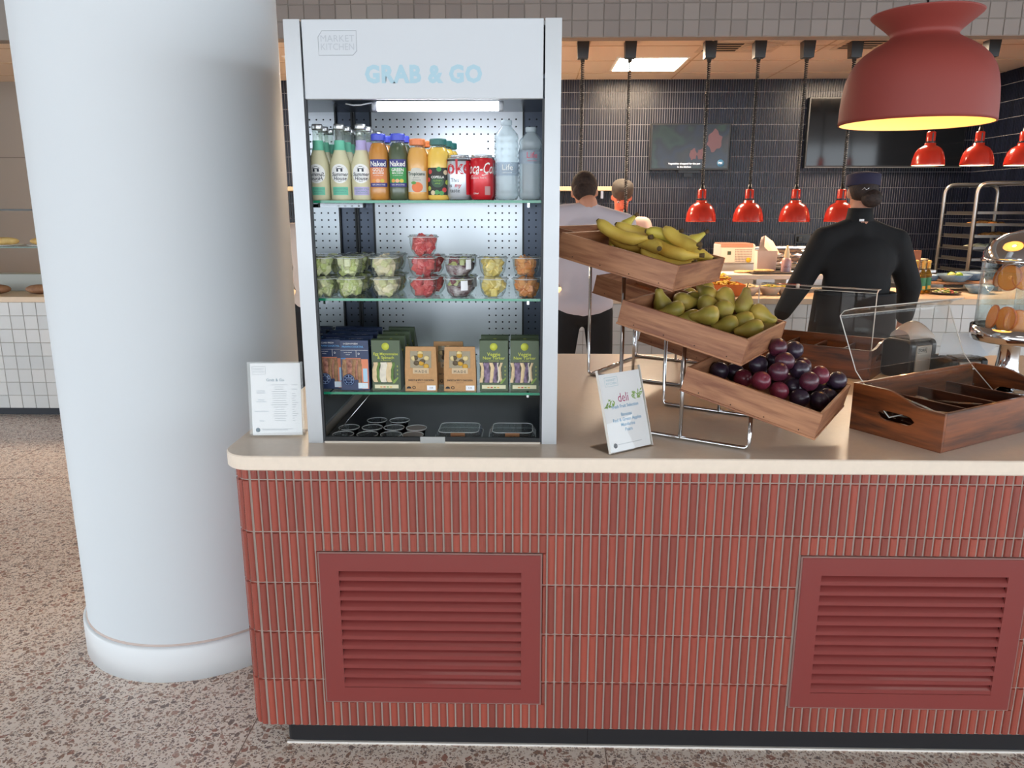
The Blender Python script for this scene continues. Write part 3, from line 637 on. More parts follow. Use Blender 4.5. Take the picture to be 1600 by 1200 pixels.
def pot(kind, label, seed):
    t = thing('fruit_pot', label, 'fruit pot', None, f'{kind[0]} pots on the middle shelf')
    obj('bowl', MB().lathe(BOWL, 28), POTC, t)
    ld = obj('lid', MB().lathe([(.0365, .0475), (.0415, .048), (.0415, .0505), (.0385, .051), (.037, .0545), (.035, .055), (0, .0552)], 28), LIDC, t)
    obj('lid_rim', MB().tube([(.0412*math.cos(k*math.pi/14), .0412*math.sin(k*math.pi/14), .0495) for k in range(28)], .0009, 5, closed=True), mat('rim_highlight', '#dfe4e4', .2), ld)
    for m_, (nm, hx_) in zip(chunks(seed, kind[1]), kind[1]): obj('fruit_pieces', m_, mat(nm, hx_, .3, coat=.3, var=.08, vs_=60), t, kind='stuff')
    if kind[0] == 'berry yogurt':
        obj('yogurt', MB().lathe([(0, .003), (.0205, .003), (.0315, .014), (.0350, .030), (0, .033)], 24), mat('yogurt', '#e6dfe2', .4, col2='#5d2333', vs_=55), t)
        obj('sticker', cyl_patch(MB(), .0385, .020, .020, .046, a0=.45), PAPER, t)
    return t
KINDS_ = {'apple': ('green apple', [('apple_flesh', '#e6e6b4'), ('apple_skin_green', '#cdd78a')]), 'pear': ('pale melon', [('melon_flesh', '#efe6c6'), ('melon_pale', '#f1e3c0'), ('melon_rind', '#e2e0a6')]),
 'red': ('watermelon', [('watermelon_flesh', '#d23c44'), ('watermelon_light', '#de5a58')]), 'berry': ('berry yogurt', [('dark_berry', '#3a1822'), ('red_berry', '#7d2a38'), ('grape_green', '#b3b76a')]),
 'mango': ('pineapple', [('pineapple_flesh', '#e8cd68'), ('pineapple_light', '#eed98a')]), 'cant': ('cantaloupe', [('cantaloupe_flesh', '#e48c3d'), ('cantaloupe_light', '#eba052')])}
POTCOL = {'apple': 'pale green apple', 'pear': 'creamy white melon', 'red': 'red watermelon', 'berry': 'dark berry and yogurt', 'mango': 'yellow pineapple', 'cant': 'orange cantaloupe'}
LV = ['bottom', 'upper', 'topmost']; ph = .0558
for key, px, lv, deep in (('apple', 505, 2, 2), ('apple', 548, 2, 3), ('pear', 603, 2, 3), ('red', 662, 3, 2), ('berry', 718, 2, 2), ('mango', 771, 2, 1), ('cant', 823, 2, 1)):
    k_ = 0
    for dpt in range(deep):
        y = .188+.086*dpt; x = at(px, SH2, .188)+(.004*dpt if key in ('berry', 'red') else -.002*dpt)
        if key == 'red' and dpt: x += .012
        for j in range(2 if dpt else lv):
            row = ['in the front row', 'in the second row', 'in the back row'][dpt]
            lab = f'{LV[j]} clear pot of {POTCOL[key]} {row}' + (' beside the mirrored side' if px < 510 else '')
            p = pot(KINDS_[key], lab, hash((px, dpt, j)) % 1000 if False else px+dpt*17+j*5); p.matrix_world = TR(x+.0015*j*(-1)**j, y, SH2+ph*j, 25*j+40*dpt); k_ += 1

# ------------------------------------------------------------------ sandwiches on the lower shelf
SH3 = S3+.0004
def wedge(name, label, wd, h, dp, m_, group):
    t = thing(name, label, 'sandwich pack', None, group)
    pf = [(0, 0), (0, h), (.010, h+.003), (dp, h*.50), (dp, 0)]
    obj('carton', MB().add([(x, y, z) for x in (-wd/2, wd/2) for y, z in pf], [[4, 3, 2, 1, 0], [5, 6, 7, 8, 9]]+[[i, (i+1) % 5, 5+(i+1) % 5, 5+i] for i in range(5)]), m_, t)
    return t
def rect(x0, x1, z0, z1, y): return MB().box(x0, x1, y, y+.0006, z0, z1)
BREAD = mat('brown_bread', '#c29a72', .8, col2='#8f6a4c', vs_=70, bump=.5, bs=120); FILL = mat('pink_filling', '#c98d76', .6, col2='#7b4a3e', vs_=90); WBREAD = mat('pale_bread', '#dcc59c', .8, var=.1, vs_=80)
SALAD = mat('salad_green', '#5c7a3c', .6, var=.25, vs_=80); CABB = mat('red_cabbage', '#43304c', .5, col2='#8f7a94', vs_=90); EGG = mat('egg_filling', '#ded6c4', .5, var=.1, vs_=60)
NAVY = mat('navy_carton', '#1f3157', .42, coat=.2); OLIVE = mat('olive_carton', '#4c5c41', .45, coat=.15); LIMEI = mat('lime_yellow_ink', '#c3c94a', .55); KRAFT = mat('kraft_card', '#bd9162', .7, var=.05, vs_=120)
def layers(t, x0, x1, z0, z1, seq, y=-.0008):
    """the cut face of the sandwich seen in the window: upright slices with a wavy edge"""
    tot = sum(w_ for _, w_ in seq); x = x0; rnd = random.Random(int(x0*1e5)+len(seq))
    for m_, w_ in seq:
        x2 = x+(x1-x0)*w_/tot; g = MB(); a = rnd.random()*6
        g.grid(lambda s, q: (x+(x2-x)*s+.0022*math.sin(q*6+a)+.001*math.sin(q*13+a), y-.0022*math.sin(math.pi*s), z0+(z1-z0)*q), 4, 8); obj('filling' if m_ not in (BREAD, WBREAD) else 'bread_slice', g, m_, t); x = x2
def prawn(label):
    wd, h = .078, .140; t = wedge('sandwich_pack', label, wd, h, .068, NAVY, 'navy sandwich packs'); w2 = wd/2
    obj('window', rect(-w2+.004, w2-.022, .020, .088, -.0004), mat('window_shade', '#8b6a52', .4), t); layers(t, -w2+.005, w2-.022, .020, .088, [(BREAD, 1), (FILL, 1.3), (BREAD, 1), (FILL, .5), (BREAD, .9)])
    obj('coral_panel', rect(w2-.021, w2-.002, .004, .088, -.0006), mat('coral_print', '#e08863', .5), t); obj('blue_panel', rect(w2-.017, w2-.005, .024, .062, -.0010), mat('pale_blue_print', '#a9cfe6', .5), t)
    obj('coral_line', rect(-w2+.001, w2-.022, .0885, .091, -.0006), mat('coral_print', '#e08863', .5), t); obj('blue_line', rect(-w2+.001, -w2+.014, .0885, .091, -.0010), mat('bright_blue_print', '#4f9be0', .5), t)
    obj('base_band', rect(-w2, w2-.03, .001, .030, -.0034), NAVY, t)
    em = obj('emblem', MB().lathe([(0, .0006), (.0165, .0006), (.0165, 0)], 24, TR(-w2+.021, -.0036, .030, 0, 90)), NAVY, t)
    ring = MB(); c3 = (-w2+.021, .030)
    for rr in (.0145, .008): ring.tube([(c3[0]+rr*math.cos(k*math.pi/10), -.0046, c3[1]+rr*math.sin(k*math.pi/10)) for k in range(20)], .0006, 4, closed=True)
    for k in range(8): ring.tube([(c3[0]+.008*math.cos(k*math.pi/4), -.0046, c3[1]+.008*math.sin(k*math.pi/4)), (c3[0]+.0135*math.cos(k*math.pi/4), -.0046, c3[1]+.0135*math.sin(k*math.pi/4))], .0009, 4)
    obj('emblem_lines', ring, mat('pale_blue_ink', '#9fb4d6', .6), em)
    obj('price_sticker', rect(w2-.031, w2-.004, .006, .022, -.0040), mat('pale_sticker', '#d7e4ee', .5), t)
    x_ = MB(); text_flat(x_, 'OCEAN FRESH', .0062, -.010, .131, -.0006); text_flat(x_, 'brown bread', .0042, -.018, .107, -.0006); text_flat(x_, 'malted', .0042, -.018, .101, -.0006); text_flat(x_, 'D', .0075, .012, .103, -.0006, bold=.01); text_flat(x_, '2.95', .007, .021, .014, -.0045)
    obj('lettering', x_, WHITEINK, t); obj('rule_line', rect(-w2+.001, w2-.001, .1128, .1134, -.0008), WHITEINK, t); obj('rule_line', rect(.0045, .0052, .094, .1125, -.0008), WHITEINK, t)
    x_ = MB(); text_flat(x_, 'PRAWN COCKTAIL', .0068, -.004, .1225, -.0006, bold=.01); obj('lettering', x_, mat('sky_ink', '#6db3ea', .6), t)
    return t
p = prawn('navy prawn sandwich pack at the front of the lower shelf'); x0 = at(550, SH3, .165); p.matrix_world = TR(x0, .160, SH3)
for k, w_ in ((0, 'front'), (1, 'second'), (2, 'third'), (3, 'last')): dup(p, TR(at(517, SH3, .165)-.012, .175+.074*k, SH3), f'navy prawn sandwich pack beside the cabinet side, {w_} in its file')
for k, w_ in ((1, 'second'), (2, 'third'), (3, 'last')): dup(p, TR(x0-.001*k, .160+.074*k, SH3), f'navy prawn sandwich pack, {w_} in its file on the lower shelf')
def green_pack(name, label, lines, fill, group, wd=.078, h=.141):
    t = wedge(name, label, wd, h, .068, OLIVE, group); w2 = wd/2
    obj('yellow_badge', MB().lathe([(0, .0006), (.0105, .0006), (.0105, 0)], 24, TR(0 if 'Veggie' in lines[0] else .0, -.0002, h-.017, 0, 90)), LIMEI, t)
    x_ = MB(); text_flat(x_, lines[0], .0138 if len(lines[0]) < 8 else .0108, 0, h-.038, -.0006, bold=.012); text_flat(x_, lines[1], .0118, 0, h-.0485, -.0006, bold=.012); text_flat(x_, 'on malted bread', .0042, 0, h-.056, -.0006)
    for k in range(4): text_flat(x_, '0', .0075, w2-.0075, .068-.011*k, -.0006)
    obj('lettering', x_, LIMEI, t)
    obj('window', rect(-w2+.0015, w2-.016, .023, .081, -.0004), mat('window_dark', '#3a3a2c', .4), t); layers(t, -w2+.002, w2-.017, .024, .080, fill)
    obj('leaf_print', MB().add([(w2-.022+a, -.0036, .020+b) for a, b in ((0, 0), (.006, .001), (.017, .016), (.015, .018), (.004, .010))], [[0, 1, 2, 3, 4]]), mat('leaf_green_print2', '#7e9a44', .5), t)
    nb = obj('nutrition_bar', rect(-w2+.006, w2-.006, .006, .0165, -.0008), mat('cream_bar', '#dfd9b5', .5), t)
    for k, hx_ in enumerate(('#d99a4a', '#c8503a', '#7fa04a', '#d8b24a')): obj('traffic_mark', rect(-.018+.009*k, -.012+.009*k, .0085, .0115, -.0013), mat(f'traffic_{k}', hx_, .5), nb)
    return t
eggf = [(WBREAD, .8), (SALAD, .5), (EGG, 1.2), (WBREAD, .9), (SALAD, .5)]; vegf = [(WBREAD, .7), (CABB, 1.3), (WBREAD, .8), (CABB, .8), (EGG, .4), (WBREAD, .5)]
p = green_pack('sandwich_pack', 'olive green egg mayonnaise sandwich pack at the front of its file', ('Egg Mayonnaise', '& Spinach'), eggf, 'olive egg sandwich packs'); x0 = at(599.5, SH3, .165); p.matrix_world = TR(x0, .160, SH3)
for k, w_ in ((1, 'second'), (2, 'third'), (3, 'last')): dup(p, TR(x0+.003*k, .160+.074*k, SH3), f'olive green egg mayonnaise sandwich pack, {w_} in its file')
for px, lab in ((771, 'olive green veggie sandwich pack beside the kraft bag'), (820, 'olive green veggie sandwich pack beside the cabinet side')):
    p = green_pack('sandwich_pack', lab, ('Veggie', 'New Yorker'), vegf, 'olive veggie sandwich packs'); p.matrix_world = TR(at(px, SH3, .165), .160, SH3)
    dup(p, TR(at(px, SH3, .165), .236, SH3), lab.replace('pack', 'pack standing behind the one'))
def bag(label):
    t = thing('kraft_snack_bag', label, 'snack bag', None, 'kraft wrap bags on the lower shelf'); wd, h = .088, .124; w2 = wd/2
    pf = [(0, 0), (0, .06), (.006, h), (.012, h), (.040, .06), (.042, 0)]
    obj('carton', MB().add([(x*(.94 if z > .1 else 1), y, z) for x in (-w2, w2) for y, z in pf], [[5, 4, 3, 2, 1, 0], [6, 7, 8, 9, 10, 11]]+[[i, (i+1) % 6, 6+(i+1) % 6, 6+i] for i in range(6)]), KRAFT, t)
    sl = lambda z: .006*max(0, (z-.06)/.064)-.0006
    wn = MB().grid(lambda s, q: (-.029+.058*s, sl(.066+.046*q), .066+.046*q), 2, 2); obj('window', wn, mat('bag_window', '#8a7a55', .25), t)
    rnd = random.Random(3)
    for k in range(9):
        z = .070+.036*rnd.random(); x = -.022+.044*rnd.random()
        obj('wrap_piece', MB().ball((x, sl(z)-.0003, z), (.008, .0016, .007), 8, 6), mat(('turmeric_yellow', 'char_brown', 'chickpea')[k % 3], ('#c99a2c', '#5a4a32', '#d8c48c')[k % 3], .5), t)
    obj('paper_band', rect(-.022, .022, .050, .066, -.0012), mat('pale_kraft', '#cdb592', .6), t)
    x_ = MB(); text_flat(x_, 'MADE', .0105, 0, .0555, -.0016, space=1.4); text_flat(x_, 'SWEET & SPICY CHICKPEA', .0070, 0, .031, -.0005, bold=.02, sx=.86); text_flat(x_, 'flatbread wrap', .0036, 0, .0245, -.0005)
    x_.add([(-.034+.0065*math.cos(a), -.0005, .0075+.0065*math.sin(a)) for a in [k*math.pi/8 for k in range(9)]], [list(range(9))[::-1]])
    x_.tube([(-.020+.004*math.cos(k*.785), -.0005, .0105+.004*math.sin(k*.785)) for k in range(8)], .0009, 4, closed=True); obj('lettering', x_, BLACKINK, t)
    st = obj('price_sticker', rect(w2-.028, w2-.004, .003, .0165, -.0010), PAPER, t); x_ = MB(); text_flat(x_, '3.25', .006, w2-.016, .010, -.0014); obj('lettering', x_, BLACKINK, st)
    return t
p = bag('kraft chickpea wrap bag beside the olive egg sandwich'); p.matrix_world = TR(at(655, SH3, .16), .152, SH3)
dup(p, TR(at(717, SH3, .16), .152, SH3), 'kraft chickpea wrap bag beside the olive veggie sandwich'); dup(p, TR(at(696, SH3, .165)-.003, .235, SH3), 'kraft chickpea wrap bag standing behind the two front bags')

# ------------------------------------------------------------------ tubs on the cabinet floor
DZ = TH-.026; LIDB = clear('tub_lid', '#dfe4e6', 1.45, .05, .12, '#c9ced2'); TUBB = mat('black_tub', '#1b1d20', .35)
def tub(label, lidm, T):
    t = thing('dip_pot', label, 'pot', T, 'round lidded pots on the cabinet floor')
    obj('body', MB().lathe([(0, .001), (.022, 0), (.027, .030)], 22), TUBB, t); obj('lid', MB().lathe([(.028, .030), (.030, .031), (.030, .034), (.026, .0345), (0, .0335)], 24), lidm, t)
    obj('lid_rim', MB().tube([(.0295*math.cos(k*math.pi/12), .0295*math.sin(k*math.pi/12), .0345) for k in range(24)], .0010, 5, closed=True), mat('rim_highlight', '#dfe4e4', .2), t)
PALEL = clear('pale_lid', '#e8dcd4', 1.4, .2, .55, '#cdbdb4')
for k, (px, y, lm, lab) in enumerate(((536, .152, LIDB, 'black dip pot at the front beside the mirrored side'), (574, .152, LIDB, 'black dip pot, second from the mirrored side at the front'), (611, .152, LIDB, 'black dip pot, third from the mirrored side at the front'),
  (645, .150, PALEL, 'dip pot with a milky pink lid at the front of the cabinet floor'), (546, .222, LIDB, 'black dip pot in the second row beside the mirrored side'), (582, .222, LIDB, 'black dip pot in the second row below the egg sandwiches'),
  (616, .222, LIDB, 'black dip pot in the second row behind the front pots'), (651, .220, PALEL, 'dip pot with a milky pink lid in the second row'), (590, .300, LIDB, 'black dip pot in the third row below the shelf'), (625, .300, LIDB, 'black dip pot in the third row furthest from the mirrored side'))):
    tub(lab, lm, TR(U(px, 675, y=y).x, y, DZ))
for px, lab in ((718, 'clear lidded salad box with kraft label beside the dip pots'), (801, 'clear lidded salad box with kraft label beside the cabinet side')):
    t = thing('salad_box', lab, 'food box', TR(U(px, 675, y=.2).x, .205, DZ), 'clear salad boxes on the cabinet floor')
    obj('tray', MB().add(*bevel_ring(rrect(-.062, .062, -.055, .055, .02), 0, .022, .003)), TUBB, t)
    v, f = bevel_ring(rrect(-.064, .064, -.057, .057, .022), .022, .040, .008); obj('lid', MB().add(v, f), LIDB, t)
    rim = rrect(-.066, .066, -.059, .059, .022); obj('lid_rim', MB().tube([(a, b, .023) for a, b in rim], .0016, 5, closed=True), mat('rim_highlight', '#dfe4e4', .2), t)
    obj('lid_ridge', MB().tube([(a*.86, b*.85, .040) for a, b in rim], .0012, 5, closed=True), mat('rim_highlight', '#dfe4e4', .2), t)
    lb = obj('kraft_label', MB().box(-.020, .020, -.050, -.048, .020, .042, T=TR(0, -.012, 0)), mat('kraft_label', '#a87650', .7), t); x_ = MB(); text_flat(x_, 'SALAD', .006, 0, .032, -.0625); obj('lettering', x_, BLACKINK, lb)
# ------------------------------------------------------------------ acrylic sign holders
def sign_paper(t, wd, h, lines, extra):
    pp = obj('paper', MB().box(-wd/2, wd/2, -.0005, .0005, 0, h), PAPER, t)
    extra(pp)
    return pp
def slanted(y, z): return y
t = thing('menu_sign', 'upright acrylic holder with a white price list beside the round column', 'sign', TR(U(433, 683, z=TH).x, .150, TH, 3, -6))
obj('acrylic_holder', MB().box(-.076, .076, -.004, -.002, .002, .212).box(-.076, .076, .002, .004, .002, .212), ACRYL, t); obj('foot', MB().box(-.076, .076, .0, .055, 0, .003, T=TR(0, 0, 0.004, 0, 6)), ACRYL, t)
pp = obj('paper', MB().box(-.068, .070, -.0008, .0008, .005, .208), PAPER, t)
m = MB(); m.tube([(a-.045, -.0012, b+.188) for a, b in ((-.017, -.011), (.017, -.011), (.019, -.008), (.019, .011), (-.015, .011), (-.019, .008))], .0006, 4, closed=True); text_flat(m, 'MARKET', .008, -.045, .1915, -.0012); text_flat(m, 'KITCHEN', .0075, -.045, .184, -.0012); obj('logo', m, GREYINK, pp)
m = MB(); text_flat(m, 'Grab & Go', .011, .0, .161, -.0012, bold=.01)
rnd = random.Random(2)
for k, s_ in enumerate(('Lunchtime\nSandwiches', 'Sweet &\nSavoury Pots', 'Snacks and Drinks', 'Extras')): text_flat(m, s_, .0052, -.041, (.128, .103, .073, .046)[k], -.0012)
obj('lettering', m, INK, pp)
m = MB()
for k in range(17):
    z = .147-.0063*k; L_ = .012+.012*rnd.random(); m.box(.010-L_, .010+L_, -.0013, -.0009, z, z+.0013)
    if k % 2 == 0 or k > 4: m.box(.045, .046+.012*rnd.random()+.004, -.0013, -.0009, z, z+.0013)
obj('price_lines', m, GREYINK, pp, kind='stuff')
m = MB().lathe([(0, .0004), (.0062, .0004), (.0062, 0)], 20, TR(-.053, -.0008, .020, 0, 90)); obj('round_mark', m, mat('slate_mark', '#5f7686', .5), pp)
m = MB().box(-.042, .03, -.0013, -.0009, .019, .0205).box(-.042, .045, -.0013, -.0009, .022, .0232); obj('small_print', m, GREYINK, pp, kind='stuff')

f0, f1 = U(955, 711, z=TH), U(1017, 697, z=TH); ang = math.degrees(math.atan2(f1.y-f0.y, f1.x-f0.x)); wf = (f1-f0).length
t = thing('fruit_sign', 'slanted acrylic holder announcing the fresh fruit selection before the crates', 'sign', Matrix.Translation((f0+f1)/2) @ TR(0, 0, 0, ang))
Tt = TR(0, 0, .003, 0, -17); hh = .208; w2 = wf/2
obj('acrylic_holder', MB().box(-w2-.003, w2+.003, -.004, -.002, 0, hh+.012, T=Tt).box(-w2-.003, w2+.003, .002, .004, 0, hh+.012, T=Tt), ACRYL, t)
obj('foot', MB().box(-w2-.003, w2+.003, .0, .085, 0, .003), ACRYL, t); obj('holder_edge', MB().box(-w2-.0045, -w2-.003, -.004, .004, 0, hh+.012, T=Tt).box(w2+.003, w2+.0045, -.004, .004, 0, hh+.012, T=Tt), mat('acrylic_edge', '#e6e2da', .2), t)
pp = obj('paper', MB().box(-w2, w2, -.001, .001, .002, hh), PAPER, t, Tt)
m = MB(); text_flat(m, 'deli', .034, .0, .140, -.0014, bold=.0, sx=.8); obj('title', m, mat('magenta_ink', '#b0356f', .6), pp)
m = MB(); text_flat(m, 'Fresh Fruit Selection', .0125, .002, .118, -.0014, bold=.012, sx=.9)
for k, s_ in enumerate(('Bananas', 'Red & Green Apples', 'Mandarins', 'Pears')): text_flat(m, s_, .0125, .002, .096-.0135*k, -.0014, bold=.012, sx=.95)
obj('lettering', m, mat('sky_print', '#5c9dc6', .6), pp)
m = MB(); m.tube([(a-.032, -.0012, b+.186) for a, b in ((-.022, -.012), (.022, -.012), (.022, .012), (-.022, .012))], .0005, 4, closed=True); text_flat(m, 'MARKET', .009, -.032, .190, -.0012); text_flat(m, 'KITCHEN', .0085, -.032, .181, -.0012); obj('logo', m, SKYINK, pp)
m = MB(); rnd = random.Random(9)
for sg in (-1, 1):
    for k in range(22):
        x = sg*(.030+.036*rnd.random()); z = .135+.010*abs(x)/.06*(1 if sg > 0 else -.6)+.018*(rnd.random()-.5); a = rnd.random()*6; L_ = .006
        m.add([(x+L_*math.cos(a), -.0013, z+L_*math.sin(a)), (x+.002*math.cos(a+1.6), -.0013, z+.002*math.sin(a+1.6)), (x-L_*math.cos(a), -.0013, z-L_*math.sin(a)), (x-.002*math.cos(a+1.6), -.0013, z-.002*math.sin(a+1.6))], [[0, 1, 2, 3]])
obj('leaf_sprays', m, mat('leaf_print_green', '#8fb35c', .6), pp, kind='stuff')
obj('round_mark', MB().lathe([(0, .0004), (.0065, .0004), (.0065, 0)], 20, TR(-w2+.018, -.001, .018, 0, 90)), mat('black_mark', '#2a2d33', .5), pp)
obj('small_print', MB().box(-w2+.028, w2-.03, -.0013, -.0009, .019, .0203), GREYINK, pp, kind='stuff')

# ------------------------------------------------------------------ wire stands and wooden crates
TA = R(31.5); AL = R(13)
DV = Vector((math.cos(TA), -math.sin(TA), 0)); NV = Vector((math.sin(TA), math.cos(TA), 0)); ZV = Vector((0, 0, 1))
E1 = DV*math.cos(AL)-ZV*math.sin(AL); E3 = DV*math.sin(AL)+ZV*math.cos(AL)
CL, CW, CH = .362, .392, .071; TB = .009
WX = wood('warm_wood_lengthwise', '#7d4c33', '#b07c58', 0); WY = wood('warm_wood_crosswise', '#7d4c33', '#b07c58', 1)
def crate_T(A):
    O = A-E1*CL-E3*CH
    return Matrix(((E1.x, NV.x, E3.x, O.x), (E1.y, NV.y, E3.y, O.y), (E1.z, NV.z, E3.z, O.z), (0, 0, 0, 1)))
def crate(label, A):
    t = thing('fruit_crate', label, 'crate', crate_T(A), 'shallow wooden fruit crates on the wire stands')
    fb = obj('front_board', MB().box(0, CL, 0, TB, .004, CH, .001), WX, t); obj('back_board', MB().box(0, CL, CW-TB, CW, .004, CH, .001), WX, t)
    obj('end_board', MB().box(.001, TB, TB, CW-TB, .004, CH-.001, .001), WY, t); obj('end_board', MB().box(CL-TB, CL-.001, TB, CW-TB, .004, CH-.001, .001), WY, t)
    obj('base', MB().box(-.002, CL+.002, -.002, CW+.002, 0, .006, .001), WX, t)
    NAIL = mat('nail_dark', '#3a2a22', .5, .5)
    for x in (.05, .14, .23, .32): obj('nail', MB().tube([(x, -.0012, .012), (x, .002, .012)], .0016, 6), NAIL, fb)
    return t
A1 = U(1055, 415, n=NV, d=.322)+DV*.010; A2 = Vector((.562, .0302, 1.2086)); A3 = Vector((.7281, -.0676, 1.0405)); SHF = NV*.68-DV*.42
crate('top wooden crate full of bananas beside the white cabinet', A1); crate('middle wooden crate heaped with green pears', A2); crate('lowest wooden crate heaped with dark plums', A3)
crate('wooden crate with apples behind the banana crate', A1+SHF); crate('wooden crate with green pears seen under the banana crate', A2+SHF); crate('lower rear wooden crate peeking out under the pear crate', A3+SHF)
WR_ = .0056
def stand(label, n0, n1, off, As, cross):
    t = thing('wire_stand', label, 'wire stand', None, 'chrome wire stands under the crates'); P = lambda n_, d_, z: NV*n_+DV*(d_+off)+ZV*z
    zb = TH+WR_
    def under(A, n_, d_):   # height just below a crate's base above the point (n_,d_)
        O = A-E1*CL-E3*CH; p = P(n_, d_, 0); return O.z+(-(E3.x*(p.x-O.x)+E3.y*(p.y-O.y))/E3.z)-WR_*1.05
    for n_ in (n0, n1):
        m = MB(); path = [P(n_, .10, under(As[0], n_, .10)), P(n_, .10, zb), P(n_, .475, zb), P(n_, .475, under(As[2], n_, .475))]
        m.tube(fillet(path, .016), WR_, 10); obj('side_frame', m, CHROME, t)
        m = MB().tube([P(n_, .285, zb), P(n_, .285, under(As[1], n_, .285))], WR_, 10); obj('post', m, CHROME, t)
    for A, d_ in zip(As, (.10, .285, .475)):
        z0, z1 = under(A, n0, d_), under(A, n1, d_); obj('cross_bar', MB().tube([P(n0, d_, z0), P(n1, d_, z1)], WR_*.95, 8), CHROME, t)
    if cross: obj('base_bar', MB().tube([P(n0, .10+.012, zb+.001), P(n1, .10+.012, zb+.001)], WR_*.9, 8), CHROME, t)
    return t
stand('chrome wire stand holding the banana, pear and plum crates', .348, .685, 0, (A1, A2, A3), False)
stand('chrome wire stand holding the rear crates near the kitchen side', .97, 1.41, -.42, (A1+SHF, A2+SHF, A3+SHF), True)

def inside(A, T, me, mg=.001):
    """shift a fruit so that it stays between the crate's boards and above its base"""
    C = crate_T(A); L_ = C.inverted() @ T; q = [L_ @ v.co for v in me.vertices]; lo = [min(p[i] for p in q) for i in range(3)]; hi = [max(p[i] for p in q) for i in range(3)]; s = Vector((0, 0, 0))
    for i, m_ in ((0, CL), (1, CW)):
        if lo[i] < TB+mg: s[i] = TB+mg-lo[i]
        elif hi[i] > m_-TB-mg: s[i] = m_-TB-mg-hi[i]
    if lo[2] < .007: s[2] = .007-lo[2]
    return C @ Matrix.Translation(s) @ L_
def on_crate(A, px, py, h):
    O = A-E1*CL-E3*CH; return U(px, py, n=E3, d=E3.dot(O)+h)
def settle(A, items, it=60):
    """push balls apart and keep them inside the crate; items: [pos(Vector local), radius]"""
    T = crate_T(A); Ti = T.inverted(); P = [Ti @ p for p, r in items]; rr = [r for p, r in items]
    for _ in range(it):
        for i in range(len(P)):
            for j in range(i):
                d = P[i]-P[j]; L_ = d.length; m_ = (rr[i]+rr[j])*.985
                if L_ < m_ and L_ > 1e-6: d *= (m_-L_)/L_/2; P[i] += d; P[j] -= d
            p = P[i]; r = rr[i]
            p.x = min(max(p.x, TB+r), CL-TB-r); p.y = min(max(p.y, TB+r), CW-TB-r); p.z = max(p.z, .0065+r)
    return [T @ p for p in P]

# plums
PLUM = mat('plum_skin', '#281a2a', .36, col2='#662034', vs_=16, coat=.25, bump=.05, bs=30); PLUMD = mat('plum_skin_dark', '#1f1824', .34, col2='#453146', vs_=18, coat=.25, bump=.05, bs=30)
PLUMR = mat('plum_skin_red', '#561c30', .36, col2='#8c3042', vs_=22, coat=.25); BLOOM = None
plums = [(1215, 543, .135, 0, 'blue-bloomed plum highest at the back of the heap'), (1242, 549, .12, 1, 'dark plum beside the highest plum at the back'), (1185, 570, .078, 1, 'dark plum touching the pear crate corner'), (1227, 565, .11, 0, 'reddish plum just below the highest plum'),
 (1264, 563, .085, 0, 'plum at the back near the wooden cutlery caddy'), (1207, 568, .07, 1, 'half hidden plum behind the middle of the heap'), (1249, 577, .095, 1, 'almost black plum in the middle of the heap'), (1216, 583, .085, 0, 'rosy plum in the middle of the heap'),
 (1189, 595, .062, 2, 'bright red streaked plum at the front of the heap'), (1281, 586, .085, 2, 'red blushed plum towards the low end of the heap'), (1263, 598, .078, 0, 'round purple plum on top near the low end'), (1308, 599, .06, 1, 'plum in the far low corner of the crate'),
 (1217, 609, .042, 2, 'wine red plum against the front board'), (1239, 605, .045, 1, 'dark plum tucked between front row plums'), (1296, 611, .045, 1, 'black plum against the end board'), (1250, 622, .034, 1, 'lowest black plum against the front board'), (1280, 626, .034, 1, 'black plum in the near low corner'),
 (1160, 592, .032, 2, 'small red plum under the pear crate'), (1144, 582, .032, 1, 'shaded plum under the pear crate corner'), (1115, 576, .032, 1, 'lone plum in the shade at the upper end'), (1200, 585, .034, 1, 'hidden plum under the front of the heap'), (1228, 590, .034, 0, 'hidden plum under the middle of the heap'), (1265, 600, .034, 1, 'hidden plum under the low end of the heap'), (1240, 575, .034, 1, 'hidden plum at the back of the heap'), (1285, 592, .034, 1, 'hidden plum by the far end board')]
pr = .0268; pos = settle(A3, [(on_crate(A3, a, b, h), pr) for a, b, h, _, _ in plums])
pm = []
for k, m_ in enumerate((PLUM, PLUMD, PLUMR)):
    me = MB().lathe([(0, -.96), (.25, -.97), (.62, -.80), (.90, -.42), (1, .02), (.92, .40), (.66, .76), (.30, .93), (.12, .90), (0, .84)], 22).mesh('plum'); me.materials.append(m_); pm.append(me)
rnd = random.Random(4)
for (a, b, h, k, lab), p in zip(plums, pos):
    T = Matrix.Translation(p) @ Euler((rnd.random()*6, rnd.random()*6, rnd.random()*6)).to_matrix().to_4x4() @ Matrix.Diagonal((pr, pr*.985, pr*1.04, 1))
    tag(obj('plum', pm[k], None, None, T), lab, 'plum', 'plums in the lowest crate')

